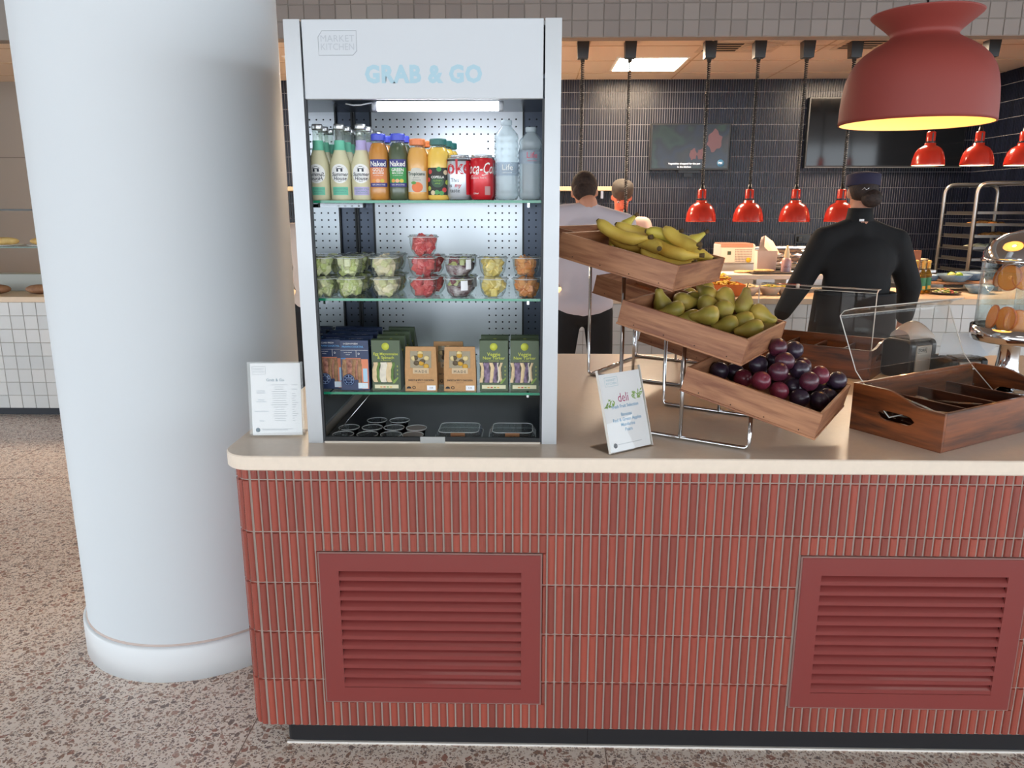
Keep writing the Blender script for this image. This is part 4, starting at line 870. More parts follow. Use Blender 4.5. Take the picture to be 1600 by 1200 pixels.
# pears
PEARM = mat('pear_skin', '#8f8636', .42, col2='#bda24c', vs_=14, bump=.06, bs=60); PEARB = mat('pear_skin_russet', '#8a6f40', .5, col2='#a3953f', vs_=16, bump=.08, bs=70); STEMM = mat('fruit_stem', '#4a3520', .8)
def pear_mesh(m_, s=1):
    pf = [(0, -.030), (.008, -.0305), (.020, -.026), (.0275, -.014), (.0285, -.002), (.0250, .012), (.0185, .024), (.0140, .034), (.0125, .043), (.0095, .050), (.004, .053), (0, .0525)]
    b = MB().lathe(pf, 20); b.v = [(x*s+.004*math.sin((z+.03)*30)*s, y*s*1.02, z*s) for x, y, z in b.v]; me = b.mesh('pear'); me.materials.append(m_); return me
PM = [pear_mesh(PEARM), pear_mesh(PEARB), pear_mesh(PEARM, .93)]
sm_ = MB().tube([(.0035, 0, .051), (.0045, .001, .058), (.007, .002, .066)], [.0016, .0014, .002], 6).mesh('stem'); sm_.materials.append(STEMM)
def pear(p, tilt, yaw, k, lab, grp, A=None):
    T = Matrix.Translation(p) @ Euler((0, R(tilt), 0)).to_matrix().to_4x4(); T = Matrix.Translation(p) @ Matrix.Rotation(R(yaw), 4, 'Z') @ Matrix.Rotation(R(tilt), 4, 'Y')
    T = inside(A, T, PM[k])
    o = tag(obj('pear', PM[k], None, None, T), lab, 'pear', grp); obj('stem', sm_, None, o); return o
# px, py, height in crate, tilt from upright, yaw (0 = towards +x of the room), kind
pears = [(1104, 492, .062, 96, 165, 0, 'big green pear lying in the middle with its neck to the cabinet side'), (1132, 483, .072, 80, 75, 1, 'brown russet pear showing its round base'), (1144, 468, .088, 130, 300, 0, 'green pear at the top of the heap with its neck pointing down'),
 (1166, 481, .072, 12, 40, 1, 'upright pear with its stem standing up'), (1160, 496, .055, 95, 170, 0, 'yellow green pear behind the front pear'), (1140, 503, .045, 100, 172, 2, 'small pear with its neck against the front board'), (1176, 513, .050, 98, 175, 0, 'long pear lying along the front near the low end'),
 (1195, 500, .052, 110, 330, 0, 'lumpy yellow pear in the low corner'), (1208, 512, .036, 95, 200, 1, 'pear against the end board'), (1055, 484, .048, 100, 180, 2, 'bright green pear near the upper front board'), (1080, 499, .035, 95, 190, 0, 'yellowish pear half below the front board'), (1068, 470, .060, 92, 10, 0, 'pear in the shade under the banana crate'),
 (1108, 471, .074, 100, 20, 1, 'russet pear at the back of the middle crate'), (1119, 463, .080, 60, 120, 0, 'green pear at the back edge of the heap'), (1032, 474, .046, 20, 200, 0, 'shaded pear at the upper end of the crate'), (1090, 466, .060, 95, 200, 0, 'olive pear between the russet pear and the shaded ones'), (1150, 488, .030, 95, 30, 1, 'hidden pear under the heap middle'), (1120, 494, .030, 95, 80, 0, 'hidden pear under the big green pear'), (1180, 500, .030, 95, 120, 0, 'hidden pear under the low end')]
pos = settle(A2, [(on_crate(A2, a, b, h), .0285) for a, b, h, *_ in pears])
for (a, b, h, tl, yw, k, lab), p in zip(pears, pos): pear(p, tl, yw, k, lab, 'pears in the middle crate', A2)
rp = [(1099, 457, .050, 95, 40, 0, 'green pear in the rear crate under the banana crate end'), (1112, 452, .060, 30, 140, 2, 'small green pear tip showing behind the banana crate corner'), (1085, 460, .045, 95, 200, 0, 'green pear in the rear crate behind the pear heap')]
pos = settle(A2+SHF, [(on_crate(A2+SHF, a, b, h), .0285) for a, b, h, *_ in rp])
for (a, b, h, tl, yw, k, lab), p in zip(rp, pos): pear(p, tl, yw, k, lab, 'pears in the rear crate', A2+SHF)
# apples in the rear top crate
ap = MB().lathe([(0, -.72), (.2, -.80), (.55, -.74), (.88, -.40), (1, .05), (.92, .50), (.66, .80), (.34, .86), (.14, .76), (0, .62)], 22).mesh('apple')
sma = MB().tube([(0, 0, .6), (.03, .0, .85), (.1, 0, 1.05)], .05, 6).mesh('stem'); sma.materials.append(STEMM)
APR = mat('red_apple_skin', '#8f1f2b', .3, col2='#b8404a', vs_=3, coat=.3); APG = mat('green_apple_skin', '#9aa83f', .3, col2='#b5bd5a', vs_=3, coat=.3)
apl = [(1040, 377, .060, APR, 'shiny red apple rising behind the bananas'), (1020, 380, .040, APG, 'green apple hidden behind the bananas'), (1005, 372, .040, APR, 'red apple hidden behind the banana stems')]
pos = settle(A1+SHF, [(on_crate(A1+SHF, a, b, h), .037) for a, b, h, *_ in apl])
for (a, b, h, m_, lab), p in zip(apl, pos):
    me = ap.copy(); me.materials.append(m_); o = tag(obj('apple', me, None, None, Matrix.Translation(p) @ Matrix.Rotation(.5, 4, 'X') @ Matrix.Diagonal((.037,)*3+(1,))), lab, 'apple', 'apples in the rear crate'); obj('stem', sma, None, o)

# bananas
BAN = mat('banana_peel', '#e0c45a', .5, col2='#c9a040', vs_=9, bump=.04, bs=40); BANG = mat('banana_peel_greenish', '#d6c352', .5, col2='#b5ae48', vs_=8, bump=.04, bs=40); TIP = mat('banana_tip', '#5a4526', .8)
def banana_mesh(m_, L_=.165, cur=1.15, r=.0165):
    n = 12; pts = []; rad = []
    for i in range(n+1):
        s = i/n; a = (s-.5)*cur; rho = L_/cur; pts.append((rho*math.sin(a), 0, rho*(1-math.cos(a))))
        rad.append(r*min(1, (.42+.9*math.sin(math.pi*min(1, s*1.06))**.6)) if s < .82 else r*max(.30, 1-(s-.74)*3.0))
    rad[0] = r*.35; b = MB().tube(pts, rad, 6 if False else 10); me = b.mesh('banana'); me.materials.append(m_)
    e = MB().tube([pts[-1], tuple(Vector(pts[-1])+(Vector(pts[-1])-Vector(pts[-2])).normalized()*.014)], [rad[-1]*.98, rad[-1]*1.25], 8); em = e.mesh('stem_end'); em.materials.append(TIP); e = MB()
    e.tube([tuple(Vector(pts[0])-(Vector(pts[1])-Vector(pts[0])).normalized()*.003), pts[0]], [rad[0]*.7, rad[0]*1.02], 8); e2 = e.mesh('blossom_end'); e2.materials.append(TIP)
    return me, em, e2
BM = [banana_mesh(BAN, .175, 1.1, .0195), banana_mesh(BANG, .165, .95, .0185), banana_mesh(BAN, .16, 1.3, .0200)]
# px, py, height, yaw in the crate, roll, pitch, mesh
bans = [(952, 366, .072, 4, 10, 4, 0, 'large banana lying highest near the cabinet'), (985, 379, .062, 8, -25, -4, 2, 'banana against the front board with its stem to the low end'), (958, 356, .070, 95, 60, -35, 1, 'banana whose stem stands straight up'), (1003, 367, .085, 22, 20, -6, 0, 'banana crossing the pile with dark stem raised'),
 (1034, 366, .085, 15, -30, -8, 1, 'banana whose stem points past the red apple'), (1022, 386, .070, -30, 80, 0, 2, 'banana on its side in the middle of the pile'), (1050, 380, .088, 10, 100, 3, 1, 'long pale banana across the top of the low half'), (1045, 393, .072, -12, -60, 0, 0, 'banana running down towards the low end'),
 (1062, 390, .082, -25, 40, 6, 2, 'banana with a black tip on the pile near the low end'), (1078, 384, .078, 60, 20, -20, 1, 'greenish banana with its stem sticking up at the back'), (1040, 404, .048, -4, 0, 0, 0, 'banana lowest against the front board'), (1010, 391, .045, 6, 30, 0, 2, 'banana half hidden behind the front board'),
 (1092, 398, .055, 20, 90, 0, 2, 'short banana towards the far end board'), (1108, 404, .045, 24, 30, 0, 1, 'banana lying against the low end board'), (1066, 406, .050, -8, 60, 0, 0, 'banana in the near low corner of the crate')]
Rc = crate_T(A1).to_3x3().to_4x4()
bt = []
for a, b, h, yw, rl, pt, k, lab in bans:
    T = Matrix.Translation(on_crate(A1, a, b, h)) @ Rc @ Matrix.Rotation(R(yw), 4, 'Z') @ Matrix.Rotation(R(pt), 4, 'Y') @ Matrix.Rotation(R(rl), 4, 'X')
    bt.append([inside(A1, T, BM[k][0], .009), k, lab])
def spine(T, k):
    L_, cur, r = ((.175, 1.1, .0195), (.165, .95, .0185), (.16, 1.3, .0200))[k]; rho = L_/cur
    return [(T @ Vector((rho*math.sin((s-.5)*cur), 0, rho*(1-math.cos((s-.5)*cur)))), r*f_) for s, f_ in ((.08, .7), (.27, .95), (.46, 1), (.65, .95), (.86, .6))]
for it in range(30):                                # push the bananas apart so that they lie on one another
    for i in range(len(bt)):
        for j in range(i):
            mv = Vector()
            for p, r in spine(bt[i][0], bt[i][1]):
                for q, r2 in spine(bt[j][0], bt[j][1]):
                    d_ = p-q; m_ = (r+r2)*.96
                    if 1e-6 < d_.length < m_: mv += d_.normalized()*(m_-d_.length)*.3
            if mv.length > 0: bt[i][0] = Matrix.Translation(mv*.35+ZV*mv.length*.04) @ bt[i][0]; bt[j][0] = Matrix.Translation(-mv*.35) @ bt[j][0]
        bt[i][0] = inside(A1, bt[i][0], BM[bt[i][1]][0], .009)
for T, k, lab in bt:
    o = tag(obj('banana', BM[k][0], None, None, T), lab, 'banana', 'bananas in the top crate'); obj('stem_end', BM[k][1], None, o); obj('blossom_end', BM[k][2], None, o)

# ------------------------------------------------------------------ cutlery caddies
AC = wood('acacia_lengthwise', '#3f1f10', '#8a4a22', 0, .35, .7, .2); ACY = wood('acacia_crosswise', '#3f1f10', '#8a4a22', 1, .35, .7, .2); ACD = wood('acacia_inner', '#2c150c', '#5a2d18', 1, .4, .7)
def end_board(x0, x1, W_, hb, hf, hole=True):
    """shaped end: tall at the back, sweeping down to the front, with an oval grip hole; profile in (y,z)"""
    top = [(W_*s, hf+(hb-hf)*(3*q*q-2*q**3)) for s in [i/16 for i in range(17)] for q in [min(1, max(0, (s-.22)/.42))]]
    n = 20; hy, hz, ry, rz = W_*.5, hf*.60, .052, .014
    hol = [(hy+ry*math.copysign(abs(math.cos(a))**.6, math.cos(a)), hz+rz*math.copysign(abs(math.sin(a))**.8, math.sin(a))-(0.0)) for a in [2*math.pi*i/n for i in range(n)]]
    m = MB(); v = []; F = []
    cols = 24; ys = [W_*i/cols for i in range(cols+1)]
    def topz(y): s = y/W_; q = min(1, max(0, (s-.22)/.42)); return hf+(hb-hf)*(3*q*q-2*q**3)
    def hz_(y):
        if abs(y-hy) >= ry: return None
        k = (1-(abs(y-hy)/ry)**6)**.5; return (hz-rz*k, hz+rz*k)
    for xx in (x0, x1): pass
    for a, b in zip(ys, ys[1:]):
        ha, hb_ = hz_(a), hz_(b)
        segs = [((0, 0), (topz(a), topz(b)))] if (ha is None and hb_ is None) else [((0, 0), ((ha or (hz, hz))[0], (hb_ or (hz, hz))[0])), (((ha or (hz, hz))[1], (hb_ or (hz, hz))[1]), (topz(a), topz(b)))]
        for (l0, l1), (u0, u1) in segs:
            vv = [(x, y, z) for x in (x0, x1) for y, z in ((a, l0), (b, l1), (b, u1), (a, u0))]
            m.add(vv, [[0, 1, 2, 3], [7, 6, 5, 4], [0, 4, 5, 1], [2, 6, 7, 3]])
    m.add([(x, y, z) for y in (0, W_) for x, z in ((x0, 0), (x1, 0), (x1, topz(y)), (x0, topz(y)))], [[0, 1, 2, 3], [7, 6, 5, 4]])
    return m
def caddy(label, T, L_, W_, hb, hf, nd):
    t = thing('cutlery_caddy', label, 'caddy', T, 'wooden cutlery caddies'); b = .010
    obj('front_board', MB().box(b, L_-b, 0, b, 0, hf, .001), AC, t); obj('back_board', MB().box(b, L_-b, W_-b, W_, 0, hb, .001), AC, t)
    obj('end_board', end_board(0, b, W_, hb, hf), ACY, t); obj('end_board', end_board(L_-b, L_, W_, hb, hf), ACY, t); obj('base', MB().box(b, L_-b, b, W_-b, .0, .008), AC, t)
    for k in range(nd): x = b+(L_-2*b)*(k+1)/(nd+1); obj('divider', MB().box(x-.004, x+.004, b, W_-b, .008, hf-.012, .001), ACD, t)
    return t
CT = TR(1.084, .036, TH, 31); cad = caddy('dark wooden cutlery caddy with four bays nearest the worktop edge', CT, .60, .275, .137, .106, 3)
def sheet(pts, u0, u1, th=.003):
    m = MB()
    for (v0, z0), (v1, z1) in zip(pts, pts[1:]):
        d = Vector((v1-v0, z1-z0)); nn = Vector((-d.y, d.x)).normalized()*th
        q = [(v0, z0), (v1, z1), (v1+nn.x, z1+nn.y), (v0+nn.x, z0+nn.y)]
        m.add([(u, a, c_) for u in (u0, u1) for a, c_ in q], [[0, 1, 2, 3], [7, 6, 5, 4]]+[[i, 4+i, 4+(i+1) % 4, (i+1) % 4] for i in range(4)])
    return m
lp = [(.175, .052), (.262, .130), (.295, .165), (.365, .318), (.352, .334), (.318, .345)]
ld = obj('acrylic_lid', sheet(lp, .03, .572), ACRYL, cad)
for u_ in (.03, .572): obj('lid_edge', MB().tube([(u_, a, b) for a, b in lp], .0016, 5), EDGE, ld)
obj('lid_edge', MB().tube([(.03, *lp[0]), (.572, *lp[0])], .0018, 5), EDGE, ld); obj('lid_edge', MB().tube([(.03, *lp[-1]), (.572, *lp[-1])], .0014, 5), EDGE, ld); obj('lid_edge', MB().tube([(.03, *lp[3]), (.572, *lp[3])], .0010, 5), EDGE, ld)
for u_ in (.018, .585): obj('pivot_pin', MB().tube([(u_-.012, .262, .120), (u_+.012, .262, .120)], .004, 8), CHROME, ld)
CUT = mat('cutlery_steel', '#cfcac2', .15, 1)
def cutlery(name, label, kind, T):
    m = MB(); hs = [(-.09, .0), (-.03, .001), (.02, .003), (.04, .004)]
    m.grid(lambda s, q: (-.09+.135*s, (q-.5)*(.016-.010*min(1, s*1.3)), .003+.003*math.sin(s*3)), 8, 2); m.grid(lambda s, q: (-.09+.135*s, (q-.5)*(.016-.010*min(1, s*1.3)), .0005+.003*math.sin(s*3)), 8, 2)
    if kind == 'spoon': m.ball((.065, 0, .003), (.026, .017, .004), 14, 8)
    elif kind == 'knife': m.box(.04, .11, -.009, .007, .002, .0035, .0005)
    else:
        m.box(.04, .062, -.011, .011, .002, .0036, .0005)
        for k in range(4): m.box(.06, .098, -.0105+.0062*k, -.0075+.0062*k, .002, .0036)
    return tag(obj(name, m, CUT, None, T), label, name, 'cutlery in the wooden caddy')
rnd = random.Random(6)
cl_ = [('knife', 'steel knife seen through the caddy grip hole'), ('knife', 'steel knife second from the top seen through the grip hole'), ('knife', 'steel knife lying slanted in the bay nearest the grip hole'), ('knife', 'steel knife at the bottom of the bay by the grip hole'), ('knife', 'steel knife crossing the others by the grip hole'), ('fork', 'steel fork whose end sticks up above the first bay'),
       ('fork', 'steel fork lying across the second bay'), ('fork', 'steel fork leaning on the divider of the second bay'), ('spoon', 'steel spoon on the pile in the second bay'), ('spoon', 'steel spoon at the bottom of the second bay'), ('fork', 'steel fork at the bottom of the second bay')]
for k, (nm, lab) in enumerate(cl_):
    bay = .077 if k < 6 else .222; z = .022+.014*(k if k < 6 else k-6)
    T = CT @ TR(bay+.02*(rnd.random()-.5), .135+.01*(rnd.random()-.5), z, 90*(1 if k % 2 else -1)+16*(rnd.random()-.5), 0, -4-6*rnd.random() if k not in (5, 7) else -14)
    cutlery(nm, lab, nm, T)

c0 = Vector((1.273, .909, TH)); CT2 = Matrix.Translation(c0) @ TR(0, 0, 0, -36.3) @ Matrix.Translation((-.46, 0, 0))
cad2 = caddy('dark wooden cutlery caddy standing behind the plum crate', CT2, .46, .25, .125, .112, 3)
lp = [(.004, .113), (.004, .325), (.02, .335), (.055, .335)]
ld = obj('acrylic_lid', sheet(lp, .02, .455), ACRYL, cad2)
for u_ in (.02, .455): obj('lid_edge', MB().tube([(u_, a, b) for a, b in lp], .0022, 5), EDGE, ld)
for a, b in lp[1:]: obj('lid_edge', MB().tube([(.02, a, b), (.455, a, b)], .0010, 5), EDGE, ld)
obj('lid_knob', MB().lathe([(0, -.008), (.007, -.008), (.007, .008), (0, .009)], 12, TR(.17, .0, .335)), mat('clear_knob', '#cfc8bf', .2), ld)

# ------------------------------------------------------------------ napkin dispensers
def napkin_dispenser(label, T, front):
    t = thing('napkin_dispenser', label, 'napkin dispenser', T, 'black napkin dispensers'); 
    pf = rrect(0, .125, 0, .145, .022)      # side profile (y,z), extruded along x
    M90 = Matrix(((0, 0, 1, 0), (1, 0, 0, 0), (0, 1, 0, 0), (0, 0, 0, 1)))
    v, f = bevel_ring(pf, 0, .032, .006); obj('side_cheek', MB().add(v, f, M90), BLACKP, t); obj('side_cheek', MB().add(v, f, Matrix.Translation((.118, 0, 0)) @ M90), BLACKP, t)
    obj('body', MB().prism(rrect(.004, .121, .003, .138, .02), .030, .12, M90), mat('dispenser_body', '#4a4a4a', .4), t)
    pn = obj('front_panel', MB().box(.033, .117, -.002, .004, .012, .125, .001), mat('warm_grey_panel', '#b9b2a6', .45), t); front(pn)
    obj('clear_top', MB().prism(rrect(.01, .115, .1385, .150, .005), .031, .119, M90), clear('smoky_top', '#cfc9c0', 1.4, .08, .3, '#b9b3aa'), t)
    return t
def logo_front(pn):
    m = MB(); text_flat(m, 'TORK', .016, .062, .108, -.0026, bold=.03); m.tube([(.062+a, -.0027, .108+b) for a, b in ((-.024, -.010), (.024, -.010), (.024, .010), (.012, .013), (-.012, .010), (-.024, .008))], .0008, 4, closed=True); obj('lettering', m, mat('dark_grey_ink', '#4a4a48', .6), pn)
def leaf_front(pn):
    obj('printed_card', MB().box(.036, .114, -.0032, -.002, .05, .118), PAPER, pn); m = MB(); rnd = random.Random(8)
    for k in range(26):
        x = .060+.05*rnd.random(); z = .054+.05*rnd.random(); a = rnd.random()*6
        m.add([(min(.113, max(.037, x+r_*math.cos(a+da))), -.0036-.00001*k, min(.117, max(.051, z+r_*math.sin(a+da)))) for r_, da in ((.012, 0), (.005, 1.3), (.012, 3.14), (.005, -1.3))], [[0, 1, 2, 3]])
    obj('leaf_print', m, mat('fresh_leaf_print', '#6fc06a', .5, col2='#4f9f5c', vs_=40), pn, kind='stuff')
g = U(1418, 594, z=TH); nA = napkin_dispenser('black napkin dispenser with a grey logo strip behind the cutlery caddy', Matrix.Translation(g) @ TR(0, 0, 0, 28), logo_front)
g2 = U(1482, 600, z=TH); nB = napkin_dispenser('black napkin dispenser with a green leaf card beside the drinks dispenser', Matrix.Translation(g2) @ TR(0, 0, 0, 8) @ Matrix.Diagonal((1, 1, .64, 1)), leaf_front)
NAPK = mat('white_napkin', '#e6eaee', .8)
m = MB()
for k, (pts) in enumerate((((1466, 558), (1474, 521), (1517, 521), (1545, 556)), ((1490, 558), (1516, 523), (1555, 541), (1538, 557)))):
    y_ = g2.y+.075+.012*k; Q = [U(px, py, y=y_) for px, py in pts]
    for off in (0, .0012): m.grid(lambda s, q: tuple((Q[0]*(1-s)*(1-q)+Q[1]*(1-s)*q+Q[2]*s*q+Q[3]*s*(1-q))+Vector((0, .012*math.sin(s*4)*q+off, 0))), 8, 6)
o = obj('napkin', m, NAPK); tag(o, 'white paper napkin fanning out of the leaf-card dispenser', 'napkin')
m = MB(); m.grid(lambda s, q: (.0+.13*s, .055+.045*math.cos(q*math.pi), .1515+.062*math.sin(math.pi*q)*math.sin(math.pi*(.12+.80*s))**.7), 14, 12)
o = obj('clear_pouch', m, clear('milky_pouch', '#f0ebe6', 1.3, .15, .5, '#e8dcd2'), None, Matrix.Translation(g) @ TR(0, 0, 0, 24)); tag(o, 'milky clear plastic pouch lying on the logo-strip napkin dispenser', 'pouch')

# ------------------------------------------------------------------ drinks dispenser
t = thing('drinks_dispenser', 'chrome and clear drinks dispenser with orange slices in water', 'drinks dispenser', TR(1.700, .74, TH)); 
obj('base', MB().lathe([(0, 0), (.16, 0), (.16, .012), (.10, .020), (.075, .030), (.060, .045)], 32), CHROME, t)
obj('stem', MB().lathe([(.060, .045), (.046, .060), (.036, .085), (.033, .120), (.033, .165), (.045, .185)], 24, TR(-.035, 0, 0)), CHROME, t)
obj('cradle', MB().lathe([(0, .180), (.150, .182), (.158, .186), (.158, .232), (.150, .232)], 40), CHROME, t)
obj('tank', MB().lathe([(.146, .228), (.146, .455)], 40), clear('tank_acrylic', '#fafcfb', 1.4, .02, .02, '#dfe8e6'), t)
obj('water', MB().lathe([(0, .228), (.142, .228), (.142, .418), (0, .419)], 40), clear('fruit_water', '#f4f9f8', 1.2, .02, .03, '#c9d6d4'), t)
obj('ice_core', MB().lathe([(0, .235), (.035, .235), (.035, .44), (0, .44)], 24), clear('ice_core_plastic', '#f2f5f4', 1.4, .03, .16, '#c9d0ce'), t)
obj('rim', MB().lathe([(.150, .448), (.152, .455), (.152, .462), (.146, .466)], 40), CHROME, t)
obj('lid', MB().lathe([(.150, .462), (.146, .485), (.128, .515), (.095, .540), (.05, .556), (.02, .560), (.018, .570), (.024, .576), (.024, .592), (.016, .598), (0, .599)], 40), CHROME, t)
OR1 = mat('orange_rind', '#d96a08', .4, coat=.3); OR2 = mat('orange_flesh', '#f2900e', .35, coat=.3)
rnd = random.Random(12)
for k, (a, z) in enumerate(((200, .40), (232, .405), (258, .392), (285, .405), (310, .400), (338, .405), (205, .262), (228, .255), (262, .25), (295, .262), (325, .255), (20, .40), (120, .4), (160, .26))):
    T = TR(.094*math.cos(R(a)), .094*math.sin(R(a)), z, a+90+30*(rnd.random()-.5), 80+20*(rnd.random()-.5), 40*(rnd.random()-.5))
    s = obj('orange_slice', MB().lathe([(0, -.003), (.0395, -.003), (.042, 0), (.0395, .003), (0, .003)], 20, smooth=False), OR2, t, T)
    obj('rind', MB().lathe([(.0398, -.0033), (.0428, -.0028), (.0428, .0028), (.0398, .0033)], 20, smooth=False), OR1, s)
obj('tap', MB().tube(fillet([(-.02, -.158, .206), (-.02, -.19, .206), (-.02, -.195, .17)], .02), .011, 10), CHROME, t)

# ------------------------------------------------------------------ big red pendant
PRED = mat('matt_terracotta_paint', '#8f3c34', .6); PIN = mat('pendant_inner', '#f4e2b8', .6)
t = thing('pendant_lamp', 'big matt red pendant lamp with flared neck over the serving counter', 'pendant lamp', TR(1.283, .80, 1.808))
obj('shade', MB().lathe([(.232, 0), (.2375, .0), (.2375, .012), (.236, .06), (.232, .105), (.226, .138), (.216, .168), (.200, .195), (.178, .218), (.150, .238), (.122, .254), (.104, .266), (.100, .274), (.106, .284), (.126, .302), (.150, .322), (.164, .334), (.167, .338), (.160, .335), (.140, .320), (.115, .300), (.096, .282), (.092, .270)], 64), PRED, t)
obj('inner_reflector', MB().lathe([(.2325, .001), (.2305, .06), (.227, .105), (.210, .166), (.174, .214), (.146, .233), (.1, .255), (.0, .258)], 48), PIN, t)
obj('bulb', MB().ball((0, 0, .13), (.045, .045, .05), 18, 12), mat('warm_bulb', '#ffffff', .4, emis='#ffc676', es=34), t)
obj('lamp_holder', MB().lathe([(.0, .262), (.022, .262), (.022, .17), (.0, .168)], 16), BLACKP, t); obj('cord', MB().tube([(0, 0, .26), (0, 0, 3.25-1.808-.0)], .0035, 8), BLACKP, t)
obj('ceiling_rose', MB().lathe([(0, 3.25-1.808-.03), (.05, 3.25-1.808-.028), (.055, 3.25-1.808), (0, 3.25-1.808)], 24), PRED, t)
# ------------------------------------------------------------------ red heat lamps over the kitchen counter
HRED = mat('gloss_red_enamel', '#c2301f', .22, coat=.4); HIN = mat('lamp_inner_white', '#f6e6d2', .5); BULB = mat('heat_bulb', '#ffffff', .4, emis='#ffc48c', es=110); LY = 4.22
def heat_lamp(label, x, zr):
    t = thing('heat_lamp', label, 'heat lamp', TR(x, LY, zr), 'red heat lamps on coiled cords'); top = 2.735-zr
    obj('shade', MB().lathe([(.113, 0), (.117, .0), (.116, .012), (.110, .055), (.098, .095), (.078, .125), (.050, .142), (.040, .146), (.040, .162), (.0, .164)], 36), HRED, t)
    obj('inner_shade', MB().lathe([(.114, .001), (.107, .055), (.095, .092), (.075, .12), (.03, .138), (0, .138)], 28), HIN, t)
    nk = obj('neck', MB().lathe([(.032, .162), (.032, .240), (.026, .246), (0, .247)], 22), HRED, t); obj('vent_slot', MB().box(-.006, .002, -.0335, -.031, .178, .235), BLACKP, nk); obj('collar', MB().lathe([(.034, .164), (.036, .170), (.034, .176)], 22), BLACKP, nk)
    obj('bulb', MB().ball((0, 0, .055), (.038, .038, .05), 14, 10), BULB, t)
    obj('cord_grip', MB().lathe([(.020, .246), (.010, .285), (.0, .286)], 12), BLACKP, t)
    n = int((top-.12-.28)/.013)*8; zs = lambda i: .28+(top-.12-.28)*i/n
    obj('coiled_cord', MB().tube([(.011*math.cos(i*math.pi/4), .011*math.sin(i*math.pi/4), zs(i)) for i in range(n+1)], .0035, 5), mat('black_cord', '#111113', .5), t)
    bx_ = obj('ceiling_box', MB().add([(sx*w_, sy*w_, z) for z, w_ in ((top, .044), (top-.115, .038)) for sx, sy in ((-1, -1), (1, -1), (1, 1), (-1, 1))], [[0, 1, 2, 3], [7, 6, 5, 4]]+[[i, 4+i, 4+(i+1) % 4, (i+1) % 4] for i in range(4)]), BLACKP, t)
    obj('box_outlet', MB().lathe([(.018, top-.114), (.014, top-.14), (0, top-.14)], 12), BLACKP, bx_)
    return t
lx = [(.399, 'red heat lamp hidden behind the chef in white'), (.750, 'red heat lamp in front of the chef with the brown cap'), (1.338, 'red heat lamp below the screen'), (1.702, 'red heat lamp between two others beside the screen'), (2.058, 'red heat lamp just beside the person in black'), (2.407, 'red heat lamp half hidden by the person in black')]
for k, (x, lab) in enumerate(lx): heat_lamp(lab, x, 1.432 if k > 1 else 1.245)
for px, lab in ((1450, 'higher red heat lamp right under the big pendant'), (1526, 'higher red heat lamp beside the big pendant'), (1595, 'higher red heat lamp cut by the picture edge')): heat_lamp(lab, U(px, 255, y=LY).x, 1.852)

# ------------------------------------------------------------------ screens on the back wall
def video_mat():
    m = mat('video_picture', '#0d0e11', .2); nt = m.node_tree; P = nt.nodes['Principled BSDF']; tc = nt.nodes['Texture Coordinate']; N = nt.nodes.new
    nz = N('ShaderNodeTexNoise'); nz.inputs['Scale'].default_value = 4.2; nz.inputs['Detail'].default_value = 1.5; nt.links.new(tc.outputs['Object'], nz.inputs['Vector'])
    cr = N('ShaderNodeValToRGB'); E = cr.color_ramp.elements; E[0].position = .30; E[0].color = lin('#16281c'); E[1].position = .75; E[1].color = lin('#4a3a36')
    for p_, h_ in ((.40, '#2c4a34'), (.47, '#20262c'), (.55, '#252f44'), (.64, '#33302c')): e = E.new(p_); e.color = lin(h_)
    nt.links.new(nz.outputs['Fac'], cr.inputs[0]); nt.links.new(cr.outputs[0], P.inputs['Emission Color']); P.inputs['Emission Strength'].default_value = .4
    return m
a, b = U(1017, 193, y=5.86), U(1138, 266, y=5.86); SC = video_mat()
t = thing('wall_screen', 'small wall screen showing a dark cooking video', 'screen', TR((a.x+b.x)/2, 5.862, (a.z+b.z)/2)); w2, h2 = (b.x-a.x)/2, (a.z-b.z)/2
obj('bezel', MB().box(-w2, w2, -.02, .03, -h2, h2, .004), BLACKP, t); sc_ = obj('screen', MB().box(-w2+.018, w2-.018, -.0212, -.0202, -h2+.02, h2-.015), SC, t); obj('bracket', MB().box(-.04, .04, .03, .05, -h2-.06, .05).box(-.1, .1, .0, .03, -h2-.025, -h2), BLACKP, t)
def blob(nm, hx_, cx, cz, rx, rz, k, es=.22):
    return obj('picture_patch', MB().add([(w2*(cx+rx*math.cos(q*.3927)*(1+.18*math.sin(q*2.3+k))), -.0216-.0002*k, h2*(cz+rz*math.sin(q*.3927)*(1+.2*math.cos(q*1.7+k)))) for q in range(16)], [list(range(16))[::-1]]), mat(nm, hx_, .3, emis=hx_, es=es), sc_)
blob('video_skin', '#4c3236', .60, .25, .18, .45, 6, .12); blob('video_skin', '#4c3236', .08, -.32, .09, .24, 7, .12); blob('video_skin', '#4c3236', .27, -.32, .09, .24, 8, .12)
m = MB(); text_flat(m, 'Vegetables chopped for the pan', .024, -.05, -h2*.72, -.0240, bold=.01); text_flat(m, 'in the kitchen', .024, -.05, -h2*.72-.03, -.0240, bold=.01); obj('caption', m, mat('caption_white', '#dfe6f2', .5, emis='#dfe6f2', es=.5), sc_)
obj('round_mark', MB().lathe([(0, .001), (.034, .001), (.034, 0)], 20, TR(w2-.085, -.0235, -h2*.70, 0, 90)), mat('teal_mark', '#2a5a78', .4, emis='#2a5a78', es=.4), sc_)
m = MB(); text_flat(m, 'MK', .028, w2-.085, -h2*.70, -.0250); obj('mark_letters', m, mat('caption_white', '#dfe6f2', .5), sc_)
a, b = U(1265, 152, y=5.86), U(1500, 262, y=5.86)
t = thing('wall_screen', 'large switched-off wall screen behind the big red pendant', 'screen', TR((a.x+b.x)/2, 5.862, (a.z+b.z)/2)); w2, h2 = (b.x-a.x)/2, (a.z-b.z)/2
